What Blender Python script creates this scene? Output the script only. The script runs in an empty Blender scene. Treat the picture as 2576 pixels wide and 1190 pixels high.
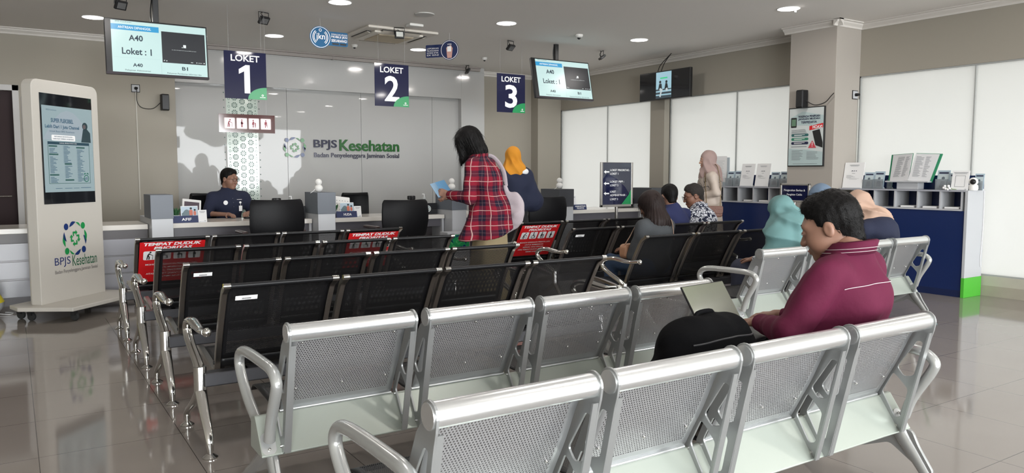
import bpy, bmesh, math, random
import numpy as np
from mathutils import Vector, Matrix
random.seed(5)
S = bpy.context.scene
COL = S.collection
R = math.radians

WORLD, FRONT, DOWN, SCR = 1.22, 6000., 6., 0.62
# ------------------------------------------------------------------ camera
cam_d = bpy.data.cameras.new('camera'); cam = bpy.data.objects.new('camera', cam_d); COL.objects.link(cam)
cam_d.sensor_width = 36.0; cam_d.sensor_fit = 'HORIZONTAL'
cam_d.lens = 36.0*1928.0/2576.0
cam.location = (0, 0, 1.285)
cam.rotation_euler = (R(90-4.73), 0, R(-33.12))
cam_d.clip_start = 0.05
S.camera = cam
S.view_settings.view_transform = 'Standard'; S.view_settings.look = 'None'
S.view_settings.gamma = 1.0; S.view_settings.use_curve_mapping = False
S.view_settings.exposure = 0.45

# ------------------------------------------------------------------ world (overcast sky)
W = bpy.data.worlds.new('overcast_sky'); S.world = W; W.use_nodes = True
wn = W.node_tree.nodes; wl = W.node_tree.links; wn.clear()
wo = wn.new('ShaderNodeOutputWorld'); wb = wn.new('ShaderNodeBackground')
wt = wn.new('ShaderNodeTexCoord'); ws = wn.new('ShaderNodeSeparateXYZ'); wr = wn.new('ShaderNodeValToRGB')
wl.new(wt.outputs['Generated'], ws.inputs[0]); wl.new(ws.outputs['Z'], wr.inputs[0])
wr.color_ramp.elements[0].position = 0.0; wr.color_ramp.elements[0].color = (0.90, 0.90, 0.88, 1)
wr.color_ramp.elements[1].position = 0.8; wr.color_ramp.elements[1].color = (0.97, 0.98, 0.98, 1)
wl.new(wr.outputs[0], wb.inputs['Color']); wb.inputs['Strength'].default_value = WORLD
wl.new(wb.outputs[0], wo.inputs[0])

def area(name, loc, rot, sx, sy, power, col):
    l = bpy.data.lights.new(name, 'AREA'); l.shape = 'RECTANGLE'; l.size = sx; l.size_y = sy
    l.energy = power; l.color = col
    o = bpy.data.objects.new(name, l); o.location = loc; o.rotation_euler = rot; COL.objects.link(o)
    return o
# daylight entering through the glass front behind the visitor
area('daylight_front', (3.0, -8.5, 2.9), (R(90), 0, 0), 17., 5.6, FRONT, (0.95, 0.98, 1.0))

# ------------------------------------------------------------------ materials
MATS = {}
def mat(name, col=(.5, .5, .5), rough=.5, metal=0., emit=0., bump=0., bscale=60., coat=0., spec=.5, var=0., vscale=8., trans=0.):
    if name in MATS: return MATS[name]
    m = bpy.data.materials.new(name); m.use_nodes = True; nt = m.node_tree
    b = nt.nodes['Principled BSDF']
    b.inputs['Base Color'].default_value = (*col, 1); b.inputs['Roughness'].default_value = rough
    b.inputs['Metallic'].default_value = metal; b.inputs['Specular IOR Level'].default_value = spec
    b.inputs['Coat Weight'].default_value = coat; b.inputs['Coat Roughness'].default_value = .05
    if trans: b.inputs['Transmission Weight'].default_value = trans
    if emit:
        b.inputs['Base Color'].default_value = (*[c*.12 for c in col], 1)
        b.inputs['Emission Color'].default_value = (*col, 1); b.inputs['Emission Strength'].default_value = emit
    tc = nt.nodes.new('ShaderNodeTexCoord')
    if var:
        n = nt.nodes.new('ShaderNodeTexNoise'); n.inputs['Scale'].default_value = vscale; n.inputs['Detail'].default_value = 5
        nt.links.new(tc.outputs['Object'], n.inputs['Vector'])
        mx = nt.nodes.new('ShaderNodeMix'); mx.data_type = 'RGBA'
        mx.inputs[6].default_value = (*[c*(1-var) for c in col], 1); mx.inputs[7].default_value = (*[min(1, c*(1+var)) for c in col], 1)
        nt.links.new(n.outputs['Fac'], mx.inputs[0]); nt.links.new(mx.outputs[2], b.inputs['Base Color'])
    if bump:
        n = nt.nodes.new('ShaderNodeTexNoise'); n.inputs['Scale'].default_value = bscale; n.inputs['Detail'].default_value = 4
        nt.links.new(tc.outputs['Object'], n.inputs['Vector'])
        bp = nt.nodes.new('ShaderNodeBump'); bp.inputs['Strength'].default_value = bump; bp.inputs['Distance'].default_value = .01
        nt.links.new(n.outputs['Fac'], bp.inputs['Height']); nt.links.new(bp.outputs[0], b.inputs['Normal'])
    MATS[name] = m
    return m
def N(nt, typ, **kw):
    n = nt.nodes.new(typ)
    for k, v in kw.items(): setattr(n, k, v)
    return n
def math_(nt, op, a, b=None, c=None):
    n = nt.nodes.new('ShaderNodeMath'); n.operation = op
    for i, v in enumerate((a, b, c)):
        if v is None: continue
        if isinstance(v, (int, float)): n.inputs[i].default_value = v
        else: nt.links.new(v, n.inputs[i])
    return n.outputs[0]

def perforated(name, col, rough, metal, pitch, rad):
    """sheet metal with staggered round punched holes laid out in UV metres (solid margin where U or V is negative-coded)"""
    m = bpy.data.materials.new(name); m.use_nodes = True; nt = m.node_tree
    b = nt.nodes['Principled BSDF']; out = nt.nodes['Material Output']
    b.inputs['Base Color'].default_value = (*col, 1); b.inputs['Roughness'].default_value = rough; b.inputs['Metallic'].default_value = metal
    uv = N(nt, 'ShaderNodeUVMap'); uv.uv_map = 'UVMap'
    sp = N(nt, 'ShaderNodeSeparateXYZ'); nt.links.new(uv.outputs[0], sp.inputs[0])
    u, v = sp.outputs[0], sp.outputs[1]
    def dist(ou, ov):
        py = pitch*1.732
        a = math_(nt, 'SUBTRACT', math_(nt, 'FRACT', math_(nt, 'ADD', math_(nt, 'DIVIDE', u, pitch), ou)), .5)
        c = math_(nt, 'SUBTRACT', math_(nt, 'FRACT', math_(nt, 'ADD', math_(nt, 'DIVIDE', v, py), ov)), .5)
        a = math_(nt, 'MULTIPLY', a, pitch); c = math_(nt, 'MULTIPLY', c, py)
        return math_(nt, 'SQRT', math_(nt, 'ADD', math_(nt, 'MULTIPLY', a, a), math_(nt, 'MULTIPLY', c, c)))
    d = math_(nt, 'MINIMUM', dist(0, 0), dist(.5, .5))
    hole = math_(nt, 'LESS_THAN', d, rad)
    tr = N(nt, 'ShaderNodeBsdfTransparent'); mx = N(nt, 'ShaderNodeMixShader')
    nt.links.new(hole, mx.inputs[0]); nt.links.new(b.outputs[0], mx.inputs[1]); nt.links.new(tr.outputs[0], mx.inputs[2])
    nt.links.new(mx.outputs[0], out.inputs['Surface'])
    MATS[name] = m
    return m

WHITE = mat('white_laminate', (.44, .45, .47), .35)
CREAM = mat('cream_paint', (.53, .505, .445), .75, var=.03, vscale=2, bump=.04, bscale=30)
TAUPE = mat('taupe_paint', (.315, .29, .245), .75, bump=.04, bscale=30)
CEIL = mat('ceiling_paint', (.76, .73, .695), .85, bump=.03, bscale=25)
COVING = mat('coving_plaster', (.62, .59, .55), .7)
PANELW = mat('gloss_white_panel', (.40, .40, .39), .02, spec=.16, coat=.0)
CHROME = mat('chrome', (.62, .61, .59), .12, 1.)
CHROMEB = mat('brushed_chrome', (.34, .325, .31), .28, 1.)
SILVER = mat('silver_paint', (.55, .56, .56), .32, .75)
SILVERD = mat('silver_cast', (.36, .37, .37), .36, .7)
BEAMG = mat('greenish_grey_coat', (.34, .37, .33), .3, .3)
FRAMES = mat('satin_frame', (.42, .40, .37), .3, .55)
BEAMB = mat('dark_steel', (.035, .035, .04), .35, .3)
BLACKP = mat('black_plastic', (.008, .008, .009), .42, spec=.3)
BLACKL = mat('black_leather', (.005, .005, .006), .42, bump=.15, bscale=180, spec=.16)
BLACKM = mat('black_metal', (.02, .02, .021), .35, .3)
NAVY = mat('navy_laminate', (.006, .018, .085), .3)
DARKB = mat('dark_brown_laminate', (.05, .042, .045), .4)
GREYB = mat('blue_grey_laminate', (.12, .135, .16), .45)
GREEN = mat('bright_green_laminate', (.07, .40, .035), .35)
DOORW = mat('dark_wood', (.024, .011, .012), .55, spec=.2)
RUBBER = mat('black_rubber', (.02, .02, .02), .7)
PAPER = mat('white_paper', (.78, .78, .78), .6)
INKN = mat('navy_ink', (.010, .014, .05), .4)
INKK = mat('black_ink', (.01, .01, .01), .5)
INKG = mat('grey_ink', (.18, .19, .2), .6)
RED = mat('red_print', (.62, .010, .014), .4)
SIGNN = mat('navy_acrylic', (.008, .010, .042), .06, coat=.3)
SIGNG = mat('green_print', (.01, .25, .08), .3)
LETW = mat('white_print', (.82, .82, .82), .4)
MAROONS = mat('maroon_acrylic', (.075, .022, .022), .08, coat=.3)
LOGOB = mat('logo_blue', (.008, .028, .13), .4, spec=.3)
LOGOG = mat('logo_green', (.01, .24, .06), .3)
LOGOL = mat('logo_leaf_green', (.035, .22, .03), .3)
LETN = mat('navy_letter', (.018, .018, .06), .3)
GLASSK = mat('black_glass', (.008, .009, .011), .05, coat=.5)
LAMP = mat('lamp_diffuser', (1., .96, .93), .5, emit=9.)
PERFS = perforated('perforated_silver', (.44, .44, .45), .36, .7, .0098, .0027)
PERFB = perforated('perforated_black', (.008, .008, .009), .45, .0, .0068, .0024)
BLACKS = mat('black_sheet', (.007, .007, .008), .4, .0, spec=.3)

# floor tiles, 60 cm, polished
m = bpy.data.materials.new('polished_floor_tile'); m.use_nodes = True; nt = m.node_tree; b = nt.nodes['Principled BSDF']
geo = N(nt, 'ShaderNodeNewGeometry'); sp = N(nt, 'ShaderNodeSeparateXYZ'); nt.links.new(geo.outputs['Position'], sp.inputs[0])
def edge(o, off):
    f = math_(nt, 'FRACT', math_(nt, 'DIVIDE', math_(nt, 'SUBTRACT', o, off-60), .6))
    d = math_(nt, 'MINIMUM', f, math_(nt, 'SUBTRACT', 1., f))
    return math_(nt, 'LESS_THAN', d, .0028)
ln = math_(nt, 'MAXIMUM', edge(sp.outputs[0], .05), edge(sp.outputs[1], .40))
nz = N(nt, 'ShaderNodeTexNoise'); nz.inputs['Scale'].default_value = 1.6; nz.inputs['Detail'].default_value = 6
nt.links.new(geo.outputs['Position'], nz.inputs['Vector'])
mx = N(nt, 'ShaderNodeMix', data_type='RGBA'); mx.inputs[6].default_value = (.22, .195, .175, 1); mx.inputs[7].default_value = (.26, .232, .21, 1)
nt.links.new(nz.outputs['Fac'], mx.inputs[0])
m2 = N(nt, 'ShaderNodeMix', data_type='RGBA'); nt.links.new(ln, m2.inputs[0]); nt.links.new(mx.outputs[2], m2.inputs[6]); m2.inputs[7].default_value = (.055, .05, .045, 1)
nt.links.new(m2.outputs[2], b.inputs['Base Color']); b.inputs['Roughness'].default_value = .07
b.inputs['Specular IOR Level'].default_value = .36
MATS['floor'] = m; FLOOR = m
# frosted film glass: lets daylight through diffusely
m = bpy.data.materials.new('frosted_window_film'); m.use_nodes = True; nt = m.node_tree; b = nt.nodes['Principled BSDF']; out = nt.nodes['Material Output']
b.inputs['Base Color'].default_value = (.75, .77, .76, 1); b.inputs['Roughness'].default_value = .12
tl = N(nt, 'ShaderNodeBsdfTranslucent'); tl.inputs['Color'].default_value = (.98, .98, .965, 1)
ms = N(nt, 'ShaderNodeMixShader'); ms.inputs[0].default_value = .80
nt.links.new(b.outputs[0], ms.inputs[1]); nt.links.new(tl.outputs[0], ms.inputs[2]); nt.links.new(ms.outputs[0], out.inputs['Surface'])
FROST = m

# ------------------------------------------------------------------ mesh helpers
class MB:
    def __init__(s): s.v = []; s.f = []; s.uv = []; s.has = False
    def add(s, vs, fs, uvs=None):
        o = len(s.v); s.v += [tuple(v) for v in vs]
        for i, f in enumerate(fs):
            s.f.append([o+k for k in f]); s.uv.append(uvs[i] if uvs else None)
        if uvs: s.has = True
        return s
    def box(s, a, b):
        x0, y0, z0 = a; x1, y1, z1 = b
        x0, x1 = min(x0, x1), max(x0, x1); y0, y1 = min(y0, y1), max(y0, y1); z0, z1 = min(z0, z1), max(z0, z1)
        v = [(x0, y0, z0), (x1, y0, z0), (x1, y1, z0), (x0, y1, z0), (x0, y0, z1), (x1, y0, z1), (x1, y1, z1), (x0, y1, z1)]
        return s.add(v, [(3, 2, 1, 0), (4, 5, 6, 7), (0, 1, 5, 4), (1, 2, 6, 5), (2, 3, 7, 6), (3, 0, 4, 7)])
    def prism(s, poly, axis, a, b):
        """extrude a 2D polygon along an axis ('x': poly is (y,z); 'y': (x,z); 'z': (x,y))"""
        n = len(poly)
        def P(p, t): return {'x': (t, p[0], p[1]), 'y': (p[0], t, p[1]), 'z': (p[0], p[1], t)}[axis]
        v = [P(p, a) for p in poly]+[P(p, b) for p in poly]
        return s.add(v, [tuple(range(n))[::-1], tuple(range(n, 2*n))]+[(i, (i+1) % n, n+(i+1) % n, n+i) for i in range(n)])
    def tube(s, path, rad, n=10, sub=0, cap=True, sq=(1, 1), up=(0, 0, 1)):
        P = [Vector(p) for p in path]; rr = rad if isinstance(rad, (list, tuple)) else [rad]*len(P)
        if sub:
            Q = []; q = []
            for i in range(len(P)-1):
                p0 = P[max(i-1, 0)]; p1 = P[i]; p2 = P[i+1]; p3 = P[min(i+2, len(P)-1)]
                for k in range(sub):
                    t = k/sub
                    Q.append(.5*((2*p1)+(p2-p0)*t+(2*p0-5*p1+4*p2-p3)*t*t+(3*p1-p0-3*p2+p3)*t**3)); q.append(rr[i]+(rr[i+1]-rr[i])*t)
            Q.append(P[-1]); q.append(rr[-1]); P, rr = Q, q
        vs = []; U = Vector(up)
        for i, p in enumerate(P):
            d = (P[min(i+1, len(P)-1)]-P[max(i-1, 0)]).normalized()
            if i == 0:
                a = d.cross(U)
                if a.length < .05: a = d.cross(Vector((1, 0, 0)))
                a.normalize()
            else:
                a = (a-d*a.dot(d)).normalized()
            c = d.cross(a)
            for k in range(n):
                t = 2*math.pi*k/n; vs.append(p+a*math.cos(t)*rr[i]*sq[0]+c*math.sin(t)*rr[i]*sq[1])
        m_ = len(P); fs = []
        for i in range(m_-1):
            for k in range(n): fs.append((i*n+k, i*n+(k+1) % n, (i+1)*n+(k+1) % n, (i+1)*n+k))
        if cap: fs += [tuple(range(n))[::-1], tuple((m_-1)*n+k for k in range(n))]
        return s.add(vs, fs)
    def lathe(s, prof, c=(0, 0, 0), n=20, axis='z'):
        vs = []; fs = []
        for r, h in prof:
            for k in range(n):
                t = 2*math.pi*k/n; x, y = r*math.cos(t), r*math.sin(t)
                p = {'z': (x, y, h), 'x': (h, x, y), 'y': (y, h, x)}[axis]
                vs.append((c[0]+p[0], c[1]+p[1], c[2]+p[2]))
        m_ = len(prof)
        for i in range(m_-1):
            for k in range(n): fs.append((i*n+k, i*n+(k+1) % n, (i+1)*n+(k+1) % n, (i+1)*n+k))
        fs += [tuple(range(n))[::-1], tuple((m_-1)*n+k for k in range(n))]
        return s.add(vs, fs)
    def disc(s, c, r, z, n=24): return s.prism([(c[0]+r*math.cos(2*math.pi*k/n), c[1]+r*math.sin(2*math.pi*k/n)) for k in range(n)], 'z', z[0], z[1])
    def sphere(s, c, r, n=14, m=9, sc=(1, 1, 1)):
        vs = []; fs = []
        for i in range(1, m):
            a = math.pi*i/m
            for k in range(n):
                t = 2*math.pi*k/n; vs.append((c[0]+r*sc[0]*math.sin(a)*math.cos(t), c[1]+r*sc[1]*math.sin(a)*math.sin(t), c[2]+r*sc[2]*math.cos(a)))
        top = len(vs); vs += [(c[0], c[1], c[2]+r*sc[2]), (c[0], c[1], c[2]-r*sc[2])]
        for i in range(m-2):
            for k in range(n): fs.append((i*n+k, (i+1)*n+k, (i+1)*n+(k+1) % n, i*n+(k+1) % n))
        for k in range(n):
            fs.append((top, k, (k+1) % n)); fs.append((top+1, (m-2)*n+(k+1) % n, (m-2)*n+k))
        return s.add(vs, fs)
    def rot(s, M):
        s.v = [tuple(M @ Vector(v)) for v in s.v]; return s
    def move(s, d): s.v = [(a+d[0], b+d[1], c+d[2]) for a, b, c in s.v]; return s
def mk(name, mb, m, parent=None, smooth=False, bevel=0., solid=0.):
    me = bpy.data.meshes.new(name); me.from_pydata(mb.v, [], mb.f); me.materials.append(m)
    if mb.has:
        ul = me.uv_layers.new(name='UVMap')
        for p, uv in zip(me.polygons, mb.uv):
            for li, q in zip(p.loop_indices, uv or [(0, 0)]*len(p.loop_indices)): ul.data[li].uv = q
    if smooth:
        for p in me.polygons: p.use_smooth = True
        if smooth != 'all':
            try: me.set_sharp_from_angle(angle=R(45))
            except Exception: pass
    me.update()
    o = bpy.data.objects.new(name, me); COL.objects.link(o)
    if parent: o.parent = parent
    if bevel:
        md = o.modifiers.new('bevel', 'BEVEL'); md.width = bevel; md.segments = 2; md.limit_method = 'ANGLE'
    if solid:
        md = o.modifiers.new('thickness', 'SOLIDIFY'); md.thickness = solid; md.offset = 0
    return o
def tag(o, label=None, cat=None, group=None, kind=None):
    if label: o['label'] = label
    if cat: o['category'] = cat
    if group: o['group'] = group
    if kind: o['kind'] = kind
    return o
def thing(name, label, cat, loc=(0, 0, 0), rz=0., group=None):
    o = bpy.data.objects.new(name, None); COL.objects.link(o); o.location = loc; o.rotation_euler = (0, 0, rz)
    o.empty_display_size = .1
    return tag(o, label, cat, group)
def struct(name, mb, m, parent=None, **k):
    o = mk(name, mb, m, parent, **k)
    if not parent: o['kind'] = 'structure'
    return o
def copy_tree(o, parent=None):
    c = o.copy(); COL.objects.link(c); c.parent = parent
    for ch in list(o.children): copy_tree(ch, c)
    return c
# flat graphics -----------------------------------------------------
class Frame:
    def __init__(s, o, u, v): s.o = Vector(o); s.u = Vector(u).normalized(); s.w = Vector(v).normalized(); s.n = s.u.cross(s.w)
    def p(s, a, b, off=0.): return s.o+s.u*a+s.w*b+s.n*off
def polys(name, shapes, m, fr, parent, off=.002):
    mb = MB()
    for sh in shapes: mb.add([fr.p(a, b, off) for a, b in sh], [tuple(range(len(sh)))])
    return mk(name, mb, m, parent)
def rect(x0, z0, x1, z1): return [(x0, z0), (x1, z0), (x1, z1), (x0, z1)]
def rrect(x0, z0, x1, z1, r, n=5):
    out = []
    for cx, cz, a0 in ((x1-r, z0+r, -90), (x1-r, z1-r, 0), (x0+r, z1-r, 90), (x0+r, z0+r, 180)):
        for k in range(n+1):
            a = R(a0+90*k/n); out.append((cx+r*math.cos(a), cz+r*math.sin(a)))
    return out
def circ(cx, cz, r, n=18): return [(cx+r*math.cos(2*math.pi*k/n), cz+r*math.sin(2*math.pi*k/n)) for k in range(n)]
def ring(cx, cz, r0, r1, a0=0., a1=360., n=16):
    out = []
    for k in range(n):
        a, b_ = R(a0+(a1-a0)*k/n), R(a0+(a1-a0)*(k+1)/n)
        out.append([(cx+r0*math.cos(a), cz+r0*math.sin(a)), (cx+r1*math.cos(a), cz+r1*math.sin(a)), (cx+r1*math.cos(b_), cz+r1*math.sin(b_)), (cx+r0*math.cos(b_), cz+r0*math.sin(b_))])
    return out
def thick(p0, p1, w):
    dx, dz = p1[0]-p0[0], p1[1]-p0[1]; L = math.hypot(dx, dz) or 1; nx, nz = -dz/L*w/2, dx/L*w/2
    return [(p0[0]-nx, p0[1]-nz), (p1[0]-nx, p1[1]-nz), (p1[0]+nx, p1[1]+nz), (p0[0]+nx, p0[1]+nz)]
TEXTN = 0
def text(s, box, m, fr, parent, off=.003, bold=0., depth=0., name='lettering', shear=0., space=1., line=.8):
    """lettering fitted into box (x0,z0,x1,z1) of the frame"""
    cu = bpy.data.curves.new('txt', 'FONT'); cu.body = s; cu.size = 1.; cu.offset = bold; cu.resolution_u = 3; cu.shear = shear
    cu.space_character = space; cu.align_x = 'CENTER'; cu.space_line = line
    if depth: cu.extrude = .5
    o = bpy.data.objects.new('txt', cu); COL.objects.link(o)
    dg = bpy.context.evaluated_depsgraph_get(); me = bpy.data.meshes.new_from_object(o.evaluated_get(dg))
    bpy.data.objects.remove(o); bpy.data.curves.remove(cu)
    n = len(me.vertices); co = np.empty(n*3); me.vertices.foreach_get('co', co); co = co.reshape(-1, 3)
    lo, hi = co.min(0), co.max(0); x0, z0, x1, z1 = box
    A = (co[:, 0]-lo[0])/(hi[0]-lo[0])*(x1-x0)+x0; B = (co[:, 1]-lo[1])/(hi[1]-lo[1])*(z1-z0)+z0
    C = off+(co[:, 2]-lo[2])*depth if depth else np.full(n, off)
    o_, u, v, nn = map(np.array, (fr.o, fr.u, fr.w, fr.n))
    P = o_+A[:, None]*u+B[:, None]*v+C[:, None]*nn
    me.vertices.foreach_set('co', P.ravel()); me.materials.clear(); me.materials.append(m); me.update()
    ob = bpy.data.objects.new(name, me); ob.data.name = name; COL.objects.link(ob); ob.parent = parent
    return ob
def leaf(p0, p1, w, bulge):
    """crescent between two points"""
    n = 8; dx, dz = p1[0]-p0[0], p1[1]-p0[1]; L = math.hypot(dx, dz); nx, nz = -dz/L, dx/L
    up = []; dn = []
    for k in range(n+1):
        t = k/n; h = math.sin(math.pi*t)
        up.append((p0[0]+dx*t+nx*h*(bulge+w), p0[1]+dz*t+nz*h*(bulge+w))); dn.append((p0[0]+dx*t+nx*h*bulge, p0[1]+dz*t+nz*h*bulge))
    return up+dn[::-1][1:-1]
def emblem(fr, cx, cz, w, h, parent, mb_=None, mg=None, mw=None, off=.003, name='emblem'):
    """round emblem: four figures of alternating blue and green around four turning arrows"""
    mb_ = mb_ or LOGOB; mg = mg or LOGOG
    sx, sz = w/2, h/2; P = lambda a, b: (cx+a*sx, cz+b*sz)
    blue = [[P(*q) for q in circ(-.78, .72, .20)], [P(*q) for q in circ(.78, -.72, .20)]]
    green = [[P(*q) for q in circ(.78, .72, .20)], [P(*q) for q in circ(-.78, -.72, .20)]]
    def cres(a, b, w_, bu): return [P(*q) for q in leaf(a, b, w_, bu)]
    blue += [cres((-.50, .68), (.10, .97), .22, -.04), cres((-.98, .42), (-.78, -.16), -.2, 0.)]
    blue += [cres((.50, -.68), (-.10, -.97), .22, -.04), cres((.98, -.42), (.78, .16), -.2, 0.)]
    green += [cres((.10, .95), (.55, .66), .12, .0), cres((.90, .47), (1.0, -.25), .22, -.04)]
    green += [cres((-.10, -.95), (-.55, -.66), .12, .0), cres((-.90, -.47), (-1.0, .25), .22, -.04)]
    arrow = [(-.20, .13), (-.20, .40), (.06, .40), (.06, .50), (.24, .335), (.06, .17), (.06, .28), (-.09, .28), (-.09, .13)]
    for k in range(4):
        a = -R(90)*k; green.append([P(x*math.cos(a)-z*math.sin(a), x*math.sin(a)+z*math.cos(a)) for x, z in arrow])
    polys(name, blue, mb_, fr, parent, off); polys(name, green, mg, fr, parent, off)
def pict(kind, cx, cz, s):
    """small pictogram figures: elder with stick, wheelchair user, adult with child, expecting woman"""
    T = lambda a, b: (cx+a*s, cz+b*s)
    def q(*segs): return [thick(T(*a), T(*b), w*s) for a, b, w in segs]
    if kind == 'elder': return [[T(*p) for p in circ(.05, .36, .085, 10)]]+q(((.0, .24), (-.14, .02), .13), ((-.14, .04), (-.02, -.15), .1), ((-.02, -.13), (-.04, -.42), .09), ((-.14, 0), (-.2, -.42), .09), ((.02, .2), (.14, .06), .06), ((.14, .08), (.24, .04), .05), ((.24, .08), (.24, -.42), .035))
    if kind == 'wheel': return [[T(*p) for p in circ(-.04, .38, .08, 10)]]+q(((-.04, .28), (-.02, -.04), .1), ((-.02, -.02), (.18, -.04), .08), ((.17, -.02), (.24, -.34), .07), ((-.02, .14), (.16, .12), .05))+[[T(*p) for p in r_] for r_ in ring(-.04, -.18, .17, .23, 100, 380, 12)]
    if kind == 'child': return [[T(*p) for p in circ(-.08, .38, .08, 10)], [T(-.12, .28), T(-.04, .28), T(.04, -.1), T(-.24, -.1)], [T(*p) for p in circ(.16, .06, .06, 8)]]+q(((-.13, -.08), (-.13, -.42), .06), ((-.04, -.08), (-.04, -.42), .06), ((-.04, .22), (.12, 0), .05), ((.16, 0), (.16, -.22), .1), ((.12, -.2), (.12, -.42), .045), ((.2, -.2), (.2, -.42), .045))
    if kind == 'preg': return [[T(*p) for p in circ(0, .38, .08, 10)], [T(*p) for p in circ(.04, .02, .12, 10)]]+q(((0, .28), (-.03, -.1), .13), ((-.05, -.08), (-.04, -.42), .08), ((.05, -.08), (.03, -.42), .07), ((-.03, .2), (-.12, .02), .05), ((-.12, .04), (.02, -.02), .05))
    return [[T(*p) for p in circ(0, .38, .08, 10)]]+q(((0, .26), (0, -.06), .2), ((-.06, -.05), (-.06, -.42), .08), ((.06, -.05), (.06, -.25), .08), ((-.13, .2), (-.15, -.1), .05), ((.13, .2), (.17, -.4), .04))

# ================================================================== ROOM
XR, ZC = 8.53, 3.05
struct('floor', MB().box((-3.2, -3.2, -.1), (XR+.15, 11.9, 0)), FLOOR)
struct('ceiling', MB().box((-3.2, -3.2, ZC), (XR+.15, 11.9, ZC+.12)), CEIL)
# back wall: beige left part with a door opening, right part set back
mb = MB(); mb.box((-3.2, 11.3, 0), (-1.02, 11.45, ZC)); mb.box((.12, 11.3, 0), (1.92, 11.45, ZC)); mb.box((-1.02, 11.3, 2.34), (.12, 11.45, ZC))
mb.box((6.82, 11.65, 0), (XR+.15, 11.8, ZC)); mb.box((-3.2, 11.45, 0), (-3.05, 11.7, ZC))
struct('wall_back', mb, TAUPE)
mb = MB(); mb.box((-.98, 11.36, 0), (.06, 11.41, 2.29)); d = struct('door_1', mb, DOORW, bevel=.004)
mb = MB(); mb.box((-1.05, 11.27, 0), (-.98, 11.44, 2.36)); mb.box((.06, 11.27, 0), (.13, 11.44, 2.36)); mb.box((-1.05, 11.27, 2.29), (.13, 11.44, 2.36))
mk('door_frame', mb, mat('door_frame_white', (.45, .44, .43), .5), d, bevel=.004)
mk('door_handle', MB().tube([(.0, 11.35, 1.0), (.0, 11.29, 1.0), (-.12, 11.28, 1.0)], .011), CHROME, d, True)
# glossy white feature panel with a recessed field
mb = MB(); mb.box((1.92, 11.3, 2.52), (6.36, 11.46, 2.97)); mb.box((6.36, 11.3, 0), (6.81, 11.8, 2.97)); mb.box((1.92, 11.3, 2.97), (6.81, 11.8, ZC))
pan = struct('wall_feature', mb, mat('white_panel_frame', (.42, .42, .41), .12, coat=.3), bevel=.003)
mb = MB()
for x0, x1 in ((1.92, 3.46), (3.465, 4.62), (4.625, 5.86), (5.865, 6.36)): mb.box((x0, 11.4, 0), (x1, 11.46, 2.52))
mk('panel_field', mb, PANELW, pan)
# right wall with three frosted windows
WINS = [(8.95, 11.43), (6.10, 8.64), (-3.0, 5.49)]
mb = MB(); mb.box((XR, -3.2, 2.43), (XR+.15, 11.8, ZC)); mb.box((XR, 11.43, 0), (XR+.15, 11.8, 2.43)); mb.box((XR, 8.64, 0), (XR+.15, 8.95, 2.43)); mb.box((XR, 5.49, 0), (XR+.15, 6.1, 2.43)); mb.box((XR, -3.2, 0), (XR+.15, -3.0, 2.43))
struct('wall_right', mb, TAUPE)
BASES = mat('stone_plinth', (.36, .33, .27), .35, var=.08, vscale=12)
mb = MB(); mb.box((XR+.0, -3.0, .0), (XR+.15, 11.43, .21)); struct('baseboard_right', mb, mat('stone_plinth_pale', (.45, .43, .36), .3, var=.06, vscale=10))
mb = MB(); mb.box((XR-.006, -3.0, 0), (XR, 5.49, .11)); mb.box((XR-.006, 6.1, 0), (XR, 8.64, .11)); mb.box((XR-.006, 8.95, 0), (XR, 11.43, .11)); struct('baseboard_lower', mb, BASES)
for i, (ya, yb) in enumerate(WINS):
    w = struct('window_%d' % (i+1), MB().box((XR+.03, ya, .21), (XR+.042, yb, 2.43)), FROST)
    mb = MB(); FR = mat('window_frame', (.35, .36, .35), .4)
    cuts = {0: [10.13], 1: [7.35], 2: [4.18, 2.88, 1.58, .28, -1.02, -2.3]}[i]
    for y in cuts: mb.box((XR+.015, y-.006, .21), (XR+.05, y+.006, 2.43))
    mb.box((XR+.01, ya, 2.415), (XR+.05, yb, 2.43)); mb.box((XR+.01, ya, .21), (XR+.05, yb, .225))
    mb.box((XR+.01, ya, .21), (XR+.05, ya+.012, 2.43)); mb.box((XR+.01, yb-.012, .21), (XR+.05, yb, 2.43))
    mk('window_frame', mb, FR, w)
# pier, corner column and the big column
def column(n, x0, y0, x1, y1, lab):
    struct('wall_column_%d' % n, MB().box((x0, y0, 0), (x1, y1, ZC)), TAUPE)
    return
struct('wall_pier', MB().box((8.42, 8.64, 0), (XR+.02, 8.95, 2.43)), TAUPE, bevel=.003)
struct('wall_corner', MB().box((8.016, 11.43, 0), (XR+.14, 11.66, ZC)), TAUPE, bevel=.003)
struct('wall_column', MB().box((8.06, 5.49, 0), (XR+.02, 6.12, ZC)), mat('column_paint', (.36, .33, .295), .75), bevel=.004)
# left wall and the glass front behind the visitor (outside the picture)
struct('wall_left', MB().box((-3.35, -3.2, 0), (-3.2, 11.9, ZC)), CREAM)
mb = MB(); mb.box((-3.2, -3.35, 2.75), (XR+.15, -3.2, ZC)); mb.box((-3.2, -3.35, 0), (XR+.15, -3.2, .12))
for x in (-3.2, -.9, 1.4, 3.7, 6.0, 8.4): mb.box((x, -3.35, 0), (x+.28, -3.2, ZC))
struct('wall_front', mb, CREAM)
struct('trim_forecourt', MB().box((-9, -14, -.2), (16, -3.36, -.12)), mat('forecourt_paving', (.30, .29, .27), .8, var=.1))
struct('trim_outside_ground', MB().box((XR+.16, -3.3, -.25), (16, 16, -.15)), mat('paving', (.42, .42, .4), .9, var=.1))
struct('trim_eave', MB().box((XR+.15, -4, 2.75), (9.9, 13, 2.9)), mat('eave', (.4, .4, .4), .9))
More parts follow.
